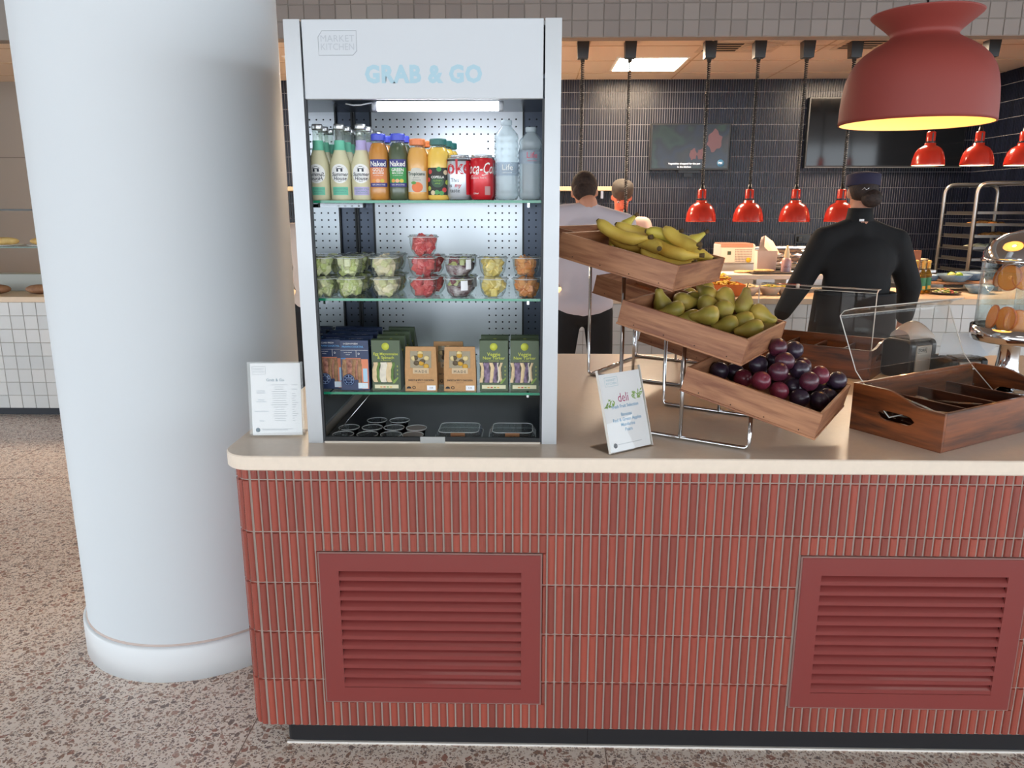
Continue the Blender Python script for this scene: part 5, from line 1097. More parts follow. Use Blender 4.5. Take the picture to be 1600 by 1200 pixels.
obj('bezel', MB().box(-w2, w2, -.02, .04, -h2, h2, .004), BLACKP, t); obj('screen', MB().box(-w2+.012, w2-.012, -.0215, -.0202, -h2+.02, h2-.012), mat('off_screen', '#0c0d10', .08), t); obj('lower_rim', MB().box(-w2, w2, -.022, -.019, -h2, -h2+.006), mat('grey_rim', '#5a5c60', .4), t)
p = U(1254, 373, y=BY-.012); t = thing('wall_socket', 'black double wall socket with a plug on the navy tiles', 'socket', TR(p.x, BY-.007, p.z)); obj('plate', MB().box(-.075, .075, -.014, 0, -.043, .043, .003), BLACKP, t); obj('plug', MB().box(-.055, -.01, -.055, -.014, -.028, .022, .006), BLACKP, t); obj('switch', MB().box(.02, .032, -.018, -.014, -.012, .012), BLACKM, t)

# ------------------------------------------------------------------ raised shelf and kitchen things
SZ = 1.040
t = thing('pass_shelf', 'raised white shelf behind the lit food bowls', 'shelf', TR(0, 0, 0)); obj('shelf_board', MB().box(1.50, 2.62, 4.02, 4.36, SZ-.035, SZ, .004), mat('shelf_white', '#d9d6d2', .4), t)
for x in (1.54, 2.0, 2.58): obj('leg', MB().box(x-.02, x+.02, 4.05, 4.33, TH, SZ-.035), STEEL, t)
def on(px, py, y, z): q = U(px, py, y=y); return TR(q.x, y, z)
SLATE = mat('slate_black', '#1d1d1f', .5); PITA = mat('flatbread', '#d9bf95', .8, col2='#b98e5c', vs_=40)
t = thing('slate_tray', 'black slate tray with flatbreads on the raised shelf', 'tray', on(1204, 428, 4.16, SZ)); obj('board', MB().box(-.17, .17, -.11, .13, 0, .014, .003), SLATE, t)
for dx, dy, lab in ((-.06, -.02, 'large round flatbread on the slate tray'), (-.19, .06, 'small flatbread beside the slate tray')):
    q = on(1204, 428, 4.16, SZ+.0145 if dx > -.1 else SZ) @ TR(dx, dy, 0); tag(obj('flatbread', MB().lathe([(0, 0), (.075, .002), (.082, .008), (.07, .016), (0, .019)], 24, sx=1.0, sy=.9), PITA, None, q), lab, 'flatbread')
def prep_table(lab, x, y):
    t = thing('prep_table', lab, 'table', TR(x, y, 0), 'steel prep tables'); obj('top', MB().box(-.2, .2, -.16, .17, .87, .9045, .003), STEEL, t)
    for a in (-.17, .17):
        for b in (-.13, .14): obj('leg', MB().box(a-.015, a+.015, b-.015, b+.015, 0, .87), STEEL, t)
# white appliance with a grid of holes
q = U(1150, 412, y=4.62); t = thing('till_printer', 'white kitchen appliance with a hole grid and yellow sticker', 'appliance', TR(q.x, 4.62, .905)); hz_ = q.z-.905; prep_table('steel prep table under the white appliance', q.x, 4.72)
obj('riser', MB().box(-.15, .15, -.02, .22, 0, hz_, .004), STEEL, t); bd = obj('body', MB().box(-.145, .145, -.03, .22, hz_, hz_+.165, .012), mat('appliance_white', '#d8d5d1', .45), t); obj('top_rail', MB().box(-.14, .125, -.034, .21, hz_+.135, hz_+.168, .003), mat('copper_rail', '#b08a76', .4, .3), bd)
m = MB()
for i in range(12):
    for j in range(8): x, z = -.02+.0118*i, hz_+.018+.0135*j; m.box(x, x+.007, -.0312, -.0298, z, z+.008)
obj('hole_grid', m, mat('grid_dark', '#4f5258', .7), bd, kind='stuff'); obj('yellow_sticker', MB().lathe([(0, .001), (.021, .001), (.021, 0)], 16, TR(.092, -.0305, hz_+.032, 0, 90)), mat('yellow_sticker', '#d9b82a', .5), bd)
obj('control_panel', MB().box(-.085, -.055, -.0325, -.0295, hz_+.075, hz_+.105, .001), mat('dark_green_button', '#33463a', .4), bd)
for x in (-.07, .07): obj('foot', MB().box(x-.01, x+.01, .1, .12, hz_-.004, hz_), BLACKP, t)
# folded paper bag
BAGM = mat('white_paper_bag', '#c4bdbb', .8, var=.04, vs_=12); q = U(1193, 417, y=4.30)
t = thing('paper_bag', 'tall white paper bag with a folded flap on the raised shelf', 'paper bag', TR(q.x, 4.27, SZ)); obj('bag_body', MB().add([(x*w_, y*d_, z) for z, w_, d_ in ((0, .072, .045), (.17, .078, .05)) for x, y in ((-1, -1), (1, -1), (1, 1), (-1, 1))], [[3, 2, 1, 0]]+[[i, (i+1) % 4, 4+(i+1) % 4, 4+i] for i in range(4)]), BAGM, t)
obj('back_flap', MB().add([(-.05, .03, .16), (.02, .045, .16), (.0, .03, .285), (-.035, .02, .275), (-.03, .045, .27)], [[0, 1, 2, 3], [0, 4, 2, 1]]), BAGM, t); obj('fold_flap', MB().add([(-.005, .03, .285), (-.02, -.02, .20), (.055, -.045, .12), (.105, -.01, .15), (.06, .03, .24)], [[0, 1, 2, 4], [1, 2, 3, 4], [0, 1, 4]]), BAGM, t)
# spray bottle
q = U(1228, 421, y=4.13); t = thing('squeeze_bottle', 'pinkish squeeze bottle with cream cap beside the paper bag', 'bottle', TR(q.x, 4.13, SZ)); obj('body', MB().lathe([(0, 0), (.036, .001), (.038, .01), (.037, .10), (.030, .118), (.017, .125)], 20), mat('mauve_plastic', '#a88f99', .3, coat=.4), t)
obj('nozzle', MB().lathe([(.020, .122), (.021, .15), (.016, .175), (.010, .205), (.008, .215), (0, .217)], 16), mat('cream_plastic', '#ddd0ae', .4), t); m = MB(); text_cyl(m, 'SAUCE', .022, .0388, .055); obj('lettering', m, mat('plum_ink', '#7a3a48', .6), t)
# hot-hold unit with rolled steel lids
t = thing('food_warmer', 'stainless food warmer with rolled lids behind the squeeze bottle', 'food warmer', TR(2.42, 5.0, .0)); obj('cabinet', MB().box(-.42, .55, -.1, .25, 0, 1.0, .004), STEEL, t)
for z, y in ((1.06, .0), (1.13, .08)): obj('roll_lid', MB().lathe([(0, -.42), (.055, -.42), (.055, .5), (0, .5)], 24, TR(.0, y, z, 0, 0, 90)), CHROME, t)
obj('back_rail', MB().box(-.4, .5, .12, .2, 1.0, 1.2, .01), STEEL, t)
t = thing('gas_hob', 'dark gas hob with pans behind the banana crate', 'hob', TR(1.30, 4.90, 0)); obj('cabinet', MB().box(-.38, .20, -.08, .34, 0, 1.08, .004), STEEL, t); obj('hob_top', MB().box(-.38, .20, -.08, .34, 1.08, 1.10, .004), BLACKP, t)
for x in (-.26, -.06, .1): obj('control_knob', MB().lathe([(0, 0), (.022, 0), (.018, .03), (0, .03)], 14, TR(x, -.08, 1.03, 0, 90)), CHROME, t)
for x, lab in ((-.20, 'dark frying pan on the hob beside the bananas'), (.05, 'dark frying pan on the hob beside the white appliance')):
    p_ = thing('frying_pan', lab, 'pan', TR(1.30+x, 5.02, 1.1005), 'pans on the hob'); obj('pan_body', MB().lathe([(0, .0), (.075, .0), (.095, .045), (.092, .045), (.073, .006), (0, .006)], 26), mat('pan_black', '#202124', .35, .5), p_); obj('handle', MB().tube([(.09, 0, .035), (.16, .05, .06), (.20, .08, .065)], .008, 8), BLACKP, p_); obj('chrome_lid', MB().lathe([(.09, .046), (.06, .062), (.015, .068), (.012, .08), (0, .082)], 24), CHROME, p_)
# heated orange bins with yellow food
ORB = mat('orange_bin', '#d9773a', .4); YEL = mat('yellow_food', '#e8c832', .5, col2='#c9a02a', vs_=50); GRN = mat('lettuce_food', '#93a83a', .6, col2='#c9bb4a', vs_=45)
def heap(m, cx, cy, cz, rx, ry, hz__, n, seed, s=.012):
    rnd = random.Random(seed)
    for k in range(n):
        a_ = rnd.random()*6.28; r_ = math.sqrt(rnd.random()); m.ball((cx+rx*r_*math.cos(a_), cy+ry*r_*math.sin(a_), cz+hz__*(1-r_)+.004*rnd.random()), (s*(.8+.6*rnd.random()), s*(.8+.6*rnd.random()), s*.6), 7, 5)
    return m
q = U(1140, 449, y=3.80); t = thing('food_bin', 'orange heated food bin glowing under the heat lamps', 'food bin', TR(q.x-.02, 3.84, TH)); obj('tub', MB().add([(x*w_, y*d_, z) for z, w_, d_ in ((0, .10, .11), (.085, .115, .13)) for x, y in ((-1, -1), (1, -1), (1, 1), (-1, 1))], [[3, 2, 1, 0]]+[[i, (i+1) % 4, 4+(i+1) % 4, 4+i] for i in range(4)]), ORB, t); obj('food_heap', heap(MB(), .0, .0, .075, .09, .1, .03, 60, 3), YEL, t, kind='stuff')
q = U(1152, 428, y=3.95); t = thing('food_bin', 'stacked orange tray of yellow food behind the glowing bin', 'food bin', TR(q.x-.10, 4.06, TH)); obj('tub', MB().box(-.09, .06, -.07, .07, 0, .105, .006), ORB, t); obj('food_heap', heap(MB(), .02, .0, .105, .075, .06, .03, 40, 5), YEL, t, kind='stuff')
q = U(1138, 425, y=4.0); t = thing('sauce_bottle', 'amber sauce bottle with blue cap beside the heated bins', 'bottle', TR(q.x-.10, 3.98, TH)); obj('body', MB().lathe([(0, 0), (.032, 0), (.034, .01), (.034, .17), (.015, .20), (.014, .215)], 18), mat('amber_sauce', '#d98a2e', .25, coat=.4), t); obj('cap', MB().lathe([(.017, .212), (.017, .24), (0, .242)], 16), mat('cobalt_cap', '#2f3f9a', .4), t)
BWL = mat('stoneware_white', '#d9c7b6', .4); BLUEB = mat('blue_stoneware', '#5f7f9c', .35, col2='#7c98b0', vs_=30)
def bowl(name, label, T, r, h, m_, food, group):
    t = thing(name, label, 'bowl', T, group); obj('bowl_body', MB().lathe([(0, 0), (r*.55, 0), (r*.62, .004), (r*.9, h*.65), (r, h), (r*.97, h), (r*.86, h*.66), (r*.5, .008), (0, .007)], 30), m_, t)
    for k, (fm, n_, s_) in enumerate(food): obj('food_heap', heap(MB(), 0, 0, h*.80, r*.72, r*.72, h*.42, n_, 11+k+int(r*1000), s_), fm, t, kind='stuff')
    return t
for px, lab, fm in ((1169, 'white bowl of pale dip glowing under the lamps', [(mat('pale_dip', '#e6d9a8', .6), 60, .014)]), (1203, 'white bowl of yellow and green salad beside the pale dip', [(GRN, 45, .013), (YEL, 30, .012)]), (1229, 'white bowl of salad just beside the arm of the person in black', [(GRN, 40, .013), (YEL, 25, .012)])):
    bowl('serving_bowl', lab, on(px, 449, 3.86, TH), .085 if px < 1220 else .075, .062, BWL, fm, 'white food bowls under the heat lamps')
# right-hand end of the kitchen counter
bd_ = wood('board_wood', '#7a4f2e', '#b07f52', 0)
t = thing('riser_block', 'low wooden riser under the blue bowls', 'riser', on(1500, 440, 4.24, TH)); obj('top_board', MB().box(-.32, .30, -.10, .12, .05, .068, .003), bd_, t); obj('leg', MB().box(-.30, -.27, -.09, .11, 0, .05), bd_, t); obj('leg', MB().box(.25, .28, -.09, .11, 0, .05), bd_, t)
LIME = mat('lime_skin', '#8fae35', .4); RZ = TH+.0685
bowl('serving_bowl', 'wide blue bowl with limes on the wooden riser', on(1490, 440, 4.20, RZ), .125, .055, BLUEB, [], 'blue stoneware bowls'); bowl('serving_bowl', 'blue bowl behind the bowl of limes', on(1512, 436, 4.30, RZ) @ TR(.04, .04, 0), .11, .06, BLUEB, [], 'blue stoneware bowls')
bowl('serving_bowl', 'small dark blue bowl beside the oil bottles', on(1458, 442, 4.28, RZ) @ TR(-.03, .0, 0), .075, .045, BLUEB, [], 'blue stoneware bowls'); bowl('serving_bowl', 'blue bowl beside the drinks dispenser lid', on(1530, 452, 3.98, TH), .10, .06, BLUEB, [], 'blue stoneware bowls')
for dx, dy, m_, lab in ((-.03, -.02, mat('pale_lime', '#c9c87a', .4), 'pale yellow lime in the wide blue bowl'), (.035, .0, LIME, 'bright green lime in the wide blue bowl'), (.0, .045, LIME, 'green lime at the back of the wide blue bowl')): tag(obj('lime', MB().ball((0, 0, 0), (.03, .03, .027), 16, 10), m_, None, on(1490, 440, 4.20, RZ+.045) @ TR(dx, dy, 0)), lab, 'lime', 'limes in the blue bowl')
t = thing('salad_plate', 'dark plate of mixed salad on the pale kitchen worktop', 'plate', on(1476, 452, 3.92, TH)); obj('plate', MB().lathe([(0, 0), (.07, 0), (.115, .014), (.113, .016), (.07, .005), (0, .005)], 32), mat('dark_plate', '#4a332b', .4), t)
for k, (hx_, n_) in enumerate((('#b5b35a', 30), ('#c0453a', 10), ('#e3d9b8', 14), ('#7d9a3a', 16))): obj('salad', heap(MB(), 0, 0, .010, .085, .075, .03, n_, 31+k), mat(f'salad_tone_{k}', hx_, .5), t, kind='stuff')
PLN = ['lowest', 'second lowest', 'third lowest', 'middle', 'third highest', 'second highest', 'topmost']
PLT = mat('cream_plate', '#d6c8b2', .35)
for k in range(7): tag(obj('dinner_plate', MB().lathe([(0, 0), (.07, 0), (.115, .011), (.113, .013), (.07, .004), (0, .004)], 32), PLT, None, on(1466, 418, 4.50, .905) @ TR(0, .42, .115+.0125*k)), f'cream plate, {PLN[k]} in the stack by the oil bottles', 'plate', 'stack of cream plates')
q = on(1466, 418, 4.50, .905) @ TR(0, .42, 0); prep_table('steel prep table under the plate stand', q.translation.x, q.translation.y); t = thing('plate_trolley', 'low steel plate stand under the stack of cream plates', 'stand', q); obj('top', MB().box(-.14, .14, -.13, .13, .09, .1145, .003), STEEL, t); obj('leg', MB().box(-.12, -.1, -.1, .1, 0, .09), STEEL, t); obj('leg', MB().box(.1, .12, -.1, .1, 0, .09), STEEL, t)
OIL = clear('oil_glass', '#d9b95a', 1.4, .02, .45, '#8a6a22')
for k, (px, y, lab) in enumerate(((1429, 4.0, 'oil bottle with gold top nearest the person in black'), (1440, 3.93, 'oil bottle with gold top in the middle of three'), (1448, 3.98, 'oil bottle with gold top next to the salad plate'))):
    t = thing('oil_bottle', lab, 'bottle', on(px, 447, y, TH), 'gold-topped oil bottles'); obj('body', MB().lathe([(0, 0), (.024, 0), (.026, .006), (.026, .14), (.012, .17), (.011, .19)], 18), OIL, t); obj('gold_top', MB().lathe([(.013, .188), (.013, .225), (.016, .228), (.016, .240), (.010, .247), (0, .248)], 16), mat('gold_cap', '#c9a862', .35, .6), t); obj('label', cyl_patch(MB(), .0266, .05, .03, .12), mat('green_bottle_label', '#2f7a55', .5), t); obj('label_flash', cyl_patch(MB(), .027, .03, .035, .06, a0=.3), mat('yellow_flash', '#dca52f', .5), t)
q = on(1428, 405, 4.34, TH); t = thing('menu_clip', 'small brown wooden menu board behind the oil bottles', 'menu board', q); obj('board', MB().box(-.055, .055, 0, .012, .02, .30, .002), mat('brown_board', '#8a5334', .6), t); obj('base', MB().box(-.06, .06, -.03, .04, 0, .02, .002), bd_, t)

# baking rack with trays
RX0, RX1, RY0, RY1, RT_ = 3.66, 4.12, 4.62, 5.12, 1.735
t = thing('baking_rack', 'tall steel tray rack with rounded top tubes beside the navy wall', 'rack', TR(0, 0, 0)); TUBE = mat('rack_steel', '#a8a5a0', .3, .9)
for y in (RY0, RY1): obj('frame', MB().tube(fillet([(RX0, y, .1), (RX0, y, RT_), (RX1, y, RT_), (RX1, y, .1)], .09, 8), .016, 10), TUBE, t)
for x in (RX0, RX1):
    for z in (.15, .25): obj('side_bar', MB().tube([(x, RY0, z), (x, RY1, z)], .010, 8), TUBE, t)
    for k in range(14): obj('runner', MB().box(x-.004, x+.004, RY0+.01, RY1-.01, .34+.095*k, .346+.095*k), TUBE, t)
for x in (RX0, RX1):
    for y in (RY0, RY1): obj('castor', MB().lathe([(0, -.018), (.05, -.018), (.05, .018), (0, .018)], 18, TR(x, y, .05, 0, 90)), BLACKP, t)
ORDN = ['lowest', 'second lowest', 'third lowest', 'fourth lowest', 'middle', 'fourth highest', 'third highest', 'second highest', 'highest']
PAST = mat('pastry', '#c08a4a', .7, col2='#8a5a2a', vs_=30)
for k in range(9):
    z = .726+.095*k
    tt = tag(thing('baking_tray', '', 'tray', TR((RX0+RX1)/2, (RY0+RY1)/2, z+.001), 'trays in the steel rack'), f'steel baking tray, {ORDN[k]} of the trays in the steel rack', 'tray', 'trays in the steel rack')
    obj('pan', MB().box(-.213, .213, -.26, .22, 0, .003).box(-.213, -.208, -.26, .22, .003, .022).box(.208, .213, -.26, .22, .003, .022).box(-.208, .208, -.26, -.255, .003, .022), mat('tray_steel', '#6f6c68', .35, .8), tt)
    if k in (2, 5, 6, 7): obj('baked_goods', heap(MB(), -.05 if k % 2 else .06, -.1, .012, .13, .10, .018, 16, 70+k, .03), PAST if k != 5 else mat('wrapped_bread', '#b5b8a0', .6), tt, kind='stuff')
# shelf on the back wall behind the chefs
q = U(915, 292, y=5.75); t = thing('wall_shelf', 'long beige shelf on the navy wall behind the two chefs', 'shelf', TR(.30, 5.72, q.z-.02)); obj('board', MB().box(-2.7, .52, -.12, .19, -.02, .02, .003), mat('beige_shelf', '#b7a68a', .6), t)
for x in (-2.0, -.8, .4): obj('bracket', MB().box(x-.012, x+.012, -.08, .19, -.09, -.02), STEEL, t)
for x, hx_, lab in ((.05, '#8f948f', 'grey storage tub behind the head of the chef in white'), (.36, '#c9cac4', 'white storage tub behind the two chefs'), (-.20, '#7a4a3c', 'brown storage tub by the cabinet edge')):
    o = thing('storage_tub', lab, 'tub', TR(x+.30, 5.52, .906), 'tubs on the back counter'); mm = mat('tub_'+hx_[1:], hx_, .5); obj('tub_body', MB().box(-.09, .09, -.08, .08, 0, .40, .01), mm, o); obj('tub_lid', MB().box(-.095, .095, -.085, .085, .40, .42, .005), mat('tub_lid_grey', '#5f6468', .5), o)

# ------------------------------------------------------------------ glass display on the kitchen counter at the far side of the column
t = thing('counter_display', 'glass counter display with plated bread beyond the round column', 'display', TR(-3.9, 3.95, TH)); Gd = clear('display_glass', '#d3dbd6', 1.4, .03, .06, '#b5bdb8')
zA, zB = U(20, 385, y=3.8).z-TH, U(20, 327, y=3.8).z-TH
obj('shelf_glass', MB().box(-.9, .9, -.2, .25, zA-.008, zA), Gd, t); obj('top_glass', MB().box(-.9, .9, -.2, .25, zB-.008, zB), Gd, t); obj('top_edge', MB().box(-.9, .9, -.206, -.2, zB-.010, zB+.002), mat('dark_edge', '#3a3f40', .4), t); obj('shelf_edge', MB().box(-.9, .9, -.206, -.2, zA-.009, zA+.001), mat('dull_green_edge', '#5f7a70', .3), t)
for x in (-.89, .88): obj('post', MB().box(x-.01, x+.01, .2, .22, 0, zB-.008), STEEL, t)
BAGU = mat('baguette_crust', '#c99f5a', .7, col2='#e0c27e', vs_=20)
for dx, lab in ((.0, 'white plate with a filled baguette on the glass display shelf'), (.30, 'white plate with a filled baguette half hidden by the column')):
    x = U(8, 380, y=3.85).x+dx; tt = thing('bread_plate', lab, 'plate', TR(x, 3.85, TH+zA+.0005), 'plates on the glass display'); obj('plate', MB().lathe([(0, 0), (.06, 0), (.12, .010), (.118, .012), (.06, .004), (0, .004)], 28), WHITE, tt)
    tag(obj('baguette', MB().ball((0, 0, 0), (.105, .036, .030), 18, 10), BAGU, None, TR(x, 3.85, TH+zA+.036, 6)), lab.replace('white plate with a filled', 'golden'), 'bread', 'baguettes on the glass display')
for dx, lab in ((-.02, 'brown bread roll on the counter under the glass display'), (.30, 'brown bread roll under the display beside the column')):
    x = U(6, 445, y=3.85).x+dx; tag(obj('bread_roll', MB().ball((0, 0, 0), (.10, .06, .035), 18, 10), mat('brown_roll', '#8a6247', .7, col2='#a87a58', vs_=25), None, TR(x, 3.80, TH+.0345)), lab, 'bread', 'rolls under the glass display')
o = obj('display_liner', MB().box(-4.6, -3.1, 4.0, 4.15, TH, TH+.13, .004), mat('pale_liner', '#a9aaa2', .6)); tag(o, 'pale grey box behind the bread rolls on the kitchen counter', 'box')
# ------------------------------------------------------------------ people
SKIN = mat('skin', '#c98f74', .55, sss=.08, var=.04, vs_=6); SKINR = mat('skin_flushed', '#d0745c', .55, sss=.08, var=.04, vs_=6)
def cap(m, a, ra, b, rb):
    a = Vector(a); b = Vector(b); m.ball(a, ra, 12, 8); m.ball(b, rb, 12, 8); m.tube([a, b], [ra, rb], 12)
def baked(name, m, mt, vox, parent=None, T=None, smooth=6):
    me = m.mesh(name); o = bpy.data.objects.new(name, me); COL.objects.link(o)
    r = o.modifiers.new('r', 'REMESH'); r.mode = 'VOXEL'; r.voxel_size = vox; r.use_smooth_shade = True
    s = o.modifiers.new('s', 'SMOOTH'); s.iterations = smooth; s.factor = .5
    me2 = bpy.data.meshes.new_from_object(o.evaluated_get(bpy.context.evaluated_depsgraph_get())); me2.materials.clear(); me2.materials.append(mt)
    o.modifiers.clear(); o.data = me2; bpy.data.meshes.remove(me)
    if parent is not None: o.parent = parent
    if T is not None: o.matrix_world = T
    return o
def hand(m, w_, d, side, up=Vector((0, 0, 1)), curl=.5):
    """palm, four fingers of unequal length bent at the knuckles, thumb from the side of the palm"""
    d = d.normalized(); s = d.cross(up).normalized()*side; dn = d.cross(s).normalized(); dn = dn if dn.z < 0 else -dn
    pc = w_+d*.085
    for k in range(4): cap(m, w_+d*.01+s*(.026-.017*k), .013, pc+s*(.030-.020*k), .011)
    for k, L_ in enumerate((.070, .080, .074, .058)):
        b = pc+s*(.030-.020*k); m1 = b+(d*math.cos(curl*.6)+dn*math.sin(curl*.6))*L_*.5; m2 = m1+(d*math.cos(curl*1.8)+dn*math.sin(curl*1.8))*L_*.5
        cap(m, b, .0095, m1, .0085); cap(m, m1, .0085, m2, .0070)
    tb = w_+d*.03+s*.030; t1 = tb+(d*.6+s*.7+dn*.3).normalized()*.035; t2 = t1+(d*.9+dn*.4).normalized()*.028; cap(m, tb, .012, t1, .0105); cap(m, t1, .0105, t2, .008)
def person(label, T, J, shirtm, trousm, sleeve, skin=SKIN, group=None, bk=1.0):
    """J: joint positions in the person's own frame (faces +y): head, neck, sh(L,R), el, wr, hip, kn, an ; sleeve: 'short' or 'long'"""
    V = {k: (Vector(v) if not isinstance(v[0], (tuple, list)) else [Vector(q) for q in v]) for k, v in J.items()}
    pel = (V['hip'][0]+V['hip'][1])/2+Vector((0, 0, .05)); che = (V['sh'][0]+V['sh'][1])/2+Vector((0, 0, -.12)); wai = (pel*.5+che*.5)
    m = MB(); fwd = V.get('look', Vector((0, 1, 0))).normalized(); hc = V['head']; ax = V.get('hup', Vector((0, 0, 1))).normalized(); sx_ = fwd.cross(ax).normalized(); fwd = ax.cross(sx_).normalized()
    Hm = Matrix(((sx_.x, fwd.x, ax.x, hc.x), (sx_.y, fwd.y, ax.y, hc.y), (sx_.z, fwd.z, ax.z, hc.z), (0, 0, 0, 1)))
    m.ball((0, 0, .02), (.074, .092, .100), 20, 14, Hm); m.ball((0, .022, -.05), (.058, .068, .070), 18, 12, Hm)           # skull and jaw
    m.ball((0, .098, -.018), (.013, .018, .026), 10, 8, Hm); m.ball((0, .090, .028), (.05, .012, .010), 10, 8, Hm)          # nose and brow
    for s in (-1, 1): m.ball((s*.078, -.004, -.008), (.010, .020, .030), 10, 8, Hm); m.ball((s*.032, .072, -.025), (.022, .018, .018), 10, 8, Hm)
    m.ball((0, .085, -.066), (.024, .010, .007), 10, 6, Hm); m.ball((0, .080, -.092), (.022, .014, .014), 10, 8, Hm)
    cap(m, hc+Vector((0, 0, -.06))-fwd*.015, .052, V['neck'], .056); cap(m, V['neck'], .06, che, .10)
    m.ball(che, (.155, .10, .15), 18, 12); m.ball(wai, (.135, .095, .15), 18, 12); m.ball(pel, (.15, .105, .11), 18, 12); cap(m, che, .1, pel, .1)
    for i in (0, 1):
        cap(m, che+(V['sh'][i]-che)*.4+Vector((0, 0, .05)), .06, V['sh'][i], .052); cap(m, V['sh'][i], .052, V['el'][i], .040); cap(m, V['el'][i], .040, V['wr'][i], .027)
        hand(m, V['wr'][i], V['wr'][i]-V['el'][i], (-1 if i == 0 else 1))
        cap(m, V['hip'][i], .085, V['kn'][i], .055); cap(m, V['kn'][i], .055, V['an'][i], .037); cap(m, V['an'][i]+Vector((0, -.03, -.03)), .035, V['an'][i]+Vector((0, .14, -.045)), .03)
    body = baked('person', m, skin, .0085, None, T, 3); tag(body, label, 'person', group)
    s = MB(); g = .016
    s.ball(che, (.180*bk, .126*bk, .165), 20, 14); s.ball(wai, (.163*bk, .122*bk, .17), 20, 14); s.ball(pel, (.170*bk, .124*bk, .10), 20, 14); cap(s, che, .118*bk, pel, .118*bk); cap(s, V['neck']+Vector((0, 0, -.04)), .068, che, .11)
    for i in (0, 1): cap(s, V['neck']+Vector((0, 0, -.05)), .062, V['sh'][i]+Vector((0, 0, .0)), .066*bk**.5)
    for i in (0, 1):
        cap(s, che+(V['sh'][i]-che)*.35+Vector((0, 0, .055)), .072, V['sh'][i], .066)
        if sleeve == 'long': cap(s, V['sh'][i], .068*bk**.8, V['el'][i], .060*bk**.9); cap(s, V['el'][i], .060*bk**.9, V['wr'][i]+(V['el'][i]-V['wr'][i])*.10, .046*bk**.9)
        else: cap(s, V['sh'][i], .066, V['sh'][i]+(V['el'][i]-V['sh'][i])*.72, .062)
    baked('shirt', s, shirtm, .012, body, None, 16)
    s = MB(); s.ball(pel-Vector((0, 0, .045)), (.170, .122, .10), 18, 12)
    for i in (0, 1): cap(s, V['hip'][i], .100, V['kn'][i], .074); cap(s, V['kn'][i], .074, V['an'][i]+Vector((0, 0, .01)), .064)
    baked('trousers', s, trousm, .013, body)
    for i in (0, 1):
        s = MB(); cap(s, V['an'][i]+Vector((0, -.03, -.035)), .043, V['an'][i]+Vector((0, .15, -.048)), .036); s.v = [(x, y, max(z, V['an'][i].z-.079)) for x, y, z in s.v]; baked('shoe', s, BLACKP, .011, body)
    return body, Hm
def facep(body, Hm, brow):
    for s_ in (-1, 1):
        obj('eye', MB().ball((s_*.032, .089, .006), (.012, .006, .006), 12, 8, Hm), mat('eye_white', '#d8cdc4', .3), body); obj('iris', MB().ball((s_*.032, .0945, .004), (.005, .003, .005), 10, 6, Hm), mat('iris_dark', '#2a1f1a', .3), body)
        obj('eyebrow', MB().tube([tuple(Hm @ Vector((s_*(.016+.016*k), .099-.004*k, .026+.003*math.sin(k*1.5)))) for k in range(3)], .004, 6), brow, body)
    obj('lips', MB().ball((0, .0935, -.066), (.021, .006, .005), 12, 6, Hm), mat('lips', '#a85a50', .5), body)
WSH = mat('white_polo', '#ccc4cc', .8, var=.03, vs_=4); BTR = mat('black_trousers', '#121317', .8); CJ = mat('chef_jacket', '#d8c5b8', .8, var=.03, vs_=4); BJ = mat('black_jacket', '#0e0f12', .85, var=.15, vs_=4); HAIRB = mat('brown_hair', '#3d2a20', .8, col2='#2a1c16', vs_=60, bump=.4, bs=90); HAIRD = mat('dark_hair', '#1f1512', .7, col2='#33221a', vs_=60, bump=.4, bs=90)
# chef in white, back to us, leaning over the kitchen counter
J = dict(head=(.012, .17, 1.635), neck=(.03, .09, 1.565), look=(.1, 1, -.5), hup=(0, .5, 1), sh=[(-.205, .10, 1.485), (.275, .12, 1.435)], el=[(-.33, .25, 1.17), (.40, .28, 1.16)], wr=[(-.22, .48, 1.0), (.28, .48, 1.02)], hip=[(-.10, -.04, .90), (.095, -.04, .90)], kn=[(-.13, .0, .49), (.13, .0, .49)], an=[(-.15, -.04, .08), (.15, -.04, .08)])
body, Hm = person('person in white polo shirt and black trousers leaning over the kitchen counter, back turned', TR(.345, 2.98, 0), J, WSH, BTR, 'short', bk=1.18)
hb = MB(); hb.ball((0, -.012, .035), (.084, .099, .098), 20, 14, Hm); hb.ball((0, -.05, -.02), (.074, .06, .065), 16, 10, Hm); obj('hair', hb, HAIRB, body); facep(body, Hm, HAIRB)
# chef behind the counter facing us, head bowed, brown cap
J = dict(head=(0, .06, 1.625), neck=(0, .0, 1.47), look=(.05, 1, -.75), hup=(0, .6, 1), sh=[(-.20, .0, 1.40), (.20, .0, 1.40)], el=[(-.27, .10, 1.13), (.27, .10, 1.13)], wr=[(-.14, .30, 1.06), (.14, .30, 1.06)], hip=[(-.09, 0, .90), (.09, 0, .90)], kn=[(-.1, .02, .48), (.1, .02, .48)], an=[(-.1, -.02, .08), (.1, -.02, .08)])
body, Hm = person('person in white chef jacket and brown cap facing the counter with head bowed', TR(.775, 4.74, 0, 180), J, CJ, BTR, 'long', SKINR); facep(body, Hm, HAIRD)
CAPM = mat('brown_cap', '#3a332e', .8, col2='#4a423a', vs_=25)
hb = MB(); hb.lathe([(.084, .030), (.088, .045), (.090, .085), (.083, .115), (.05, .130), (0, .132)], 26, Hm, sy=1.18); obj('cap', hb, CAPM, body); obj('apron_strap', MB().tube([(-.09, .10, 1.42), (-.075, .125, 1.33), (-.06, .13, 1.2)], .014, 8), mat('strap_dark', '#2a2527', .7), body)
obj('chest_badge', MB().lathe([(0, .004), (.036, .004), (.036, 0)], 20, TR(-.125, .118, 1.325, 0, -80)), mat('badge_black', '#1d1d20', .5), body)
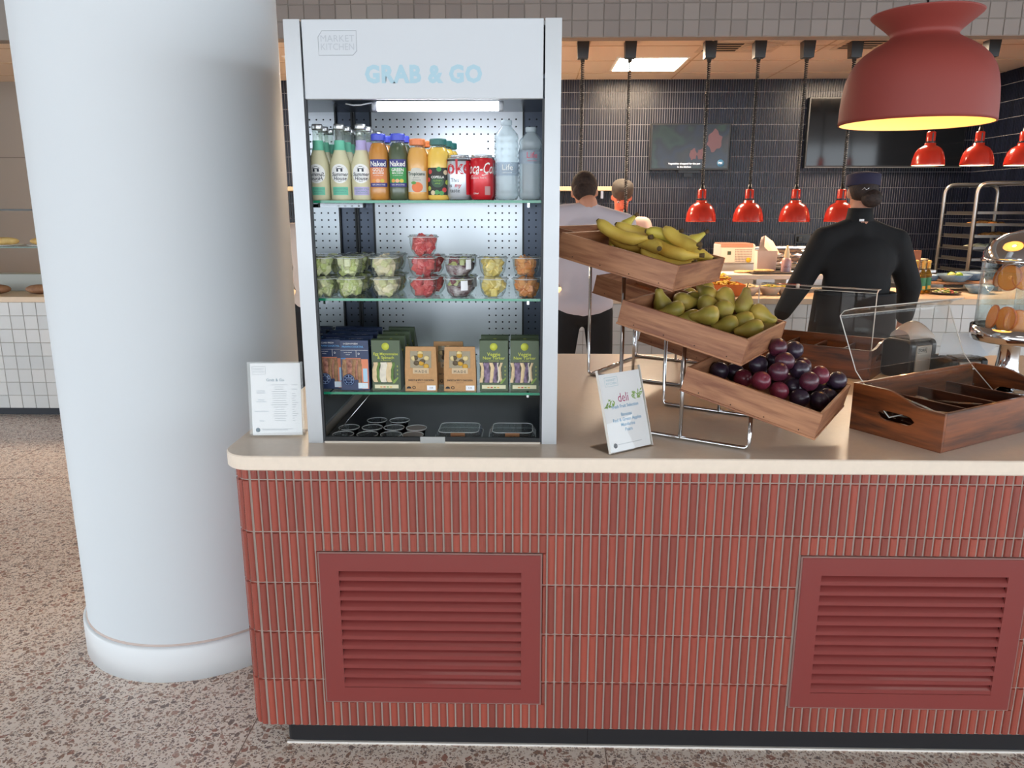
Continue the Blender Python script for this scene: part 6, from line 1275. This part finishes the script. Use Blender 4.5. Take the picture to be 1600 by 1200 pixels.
# person in black, back to us, navy cap and low bun
J = dict(head=(.0, .02, 1.625), neck=(-.01, .0, 1.490), look=(.12, 1, -.15), sh=[(-.205, .0, 1.355), (.215, .0, 1.345)], el=[(-.315, .03, 1.09), (.335, .03, 1.08)], wr=[(-.36, .20, .88), (.40, .18, .86)], hip=[(-.10, -.02, .90), (.10, -.02, .90)], kn=[(-.11, .01, .48), (.11, .01, .48)], an=[(-.11, -.04, .08), (.11, -.04, .08)])
body, Hm = person('person in black jacket, dark apron and navy cap standing with back turned', TR(1.945, 2.72, 0), J, BJ, BTR, 'long', bk=1.22); facep(body, Hm, HAIRD)
hb = MB(); hb.ball((0, -.015, .02), (.080, .092, .085), 20, 14, Hm); hb.ball((.03, -.085, -.035), (.058, .050, .052), 16, 10, Hm); obj('hair', hb, HAIRD, body)
NC = mat('navy_cap', '#25233f', .8); hb = MB(); hb.lathe([(.086, .035), (.090, .040), (.0925, .095), (.090, .10), (.07, .108), (.03, .116), (0, .117)], 28, Hm @ TR(0, -.004, 0, 0, -4), sy=1.12); obj('cap', hb, NC, body)
obj('hair_clip', MB().tube([tuple(Hm @ Vector((-.035+.012*k, -.108-.004*(k % 2), .012+.012*(k % 2)))) for k in range(4)], .0022, 6), CHROME, body)
obj('collar', MB().lathe([(.080, 1.46), (.072, 1.50), (.068, 1.535), (.063, 1.537)], 24, TR(-.008, .005, 0)), BJ, body); obj('collar_tag', MB().box(-.045, -.02, -.088, -.080, 1.462, 1.475, T=TR(0, 0, 0)), PAPER, body)
ap_ = MB(); ap_.grid(lambda s, q: (.232*math.sin((s-.5)*4.2)*(1+.16*(1-q)), -.185*math.cos((s-.5)*4.2)*(1+.10*(1-q))-.01, .58+.46*q), 20, 8); obj('apron', ap_, mat('dark_apron', '#1c1715', .85), body)
obj('apron_tie', MB().tube([(.225*math.sin(a), -.178*math.cos(a)-.01, 1.045) for a in [(-2.4+.3*k) for k in range(17)]], .010, 6), BTR, body)
# person glimpsed between column and cabinet
J = dict(head=(.0, .06, 1.60), neck=(0, .02, 1.45), look=(0, 1, -.4), hup=(0, .3, 1), sh=[(-.20, .02, 1.38), (.20, .02, 1.38)], el=[(-.26, .12, 1.12), (.26, .12, 1.12)], wr=[(-.2, .36, 1.0), (.2, .36, 1.0)], hip=[(-.095, -.02, .90), (.095, -.02, .90)], kn=[(-.11, .02, .48), (.11, .02, .48)], an=[(-.11, -.02, .08), (.11, -.02, .08)])
body, Hm = person('person in cream shirt and black trousers glimpsed between column and cabinet', TR(-1.345, 3.0, 0), J, CJ, BTR, 'long'); facep(body, Hm, HAIRD)
hb = MB(); hb.ball((0, -.012, .035), (.084, .099, .098), 20, 14, Hm); hb.ball((0, -.05, -.02), (.074, .06, .065), 16, 10, Hm); obj('hair', hb, HAIRD, body)
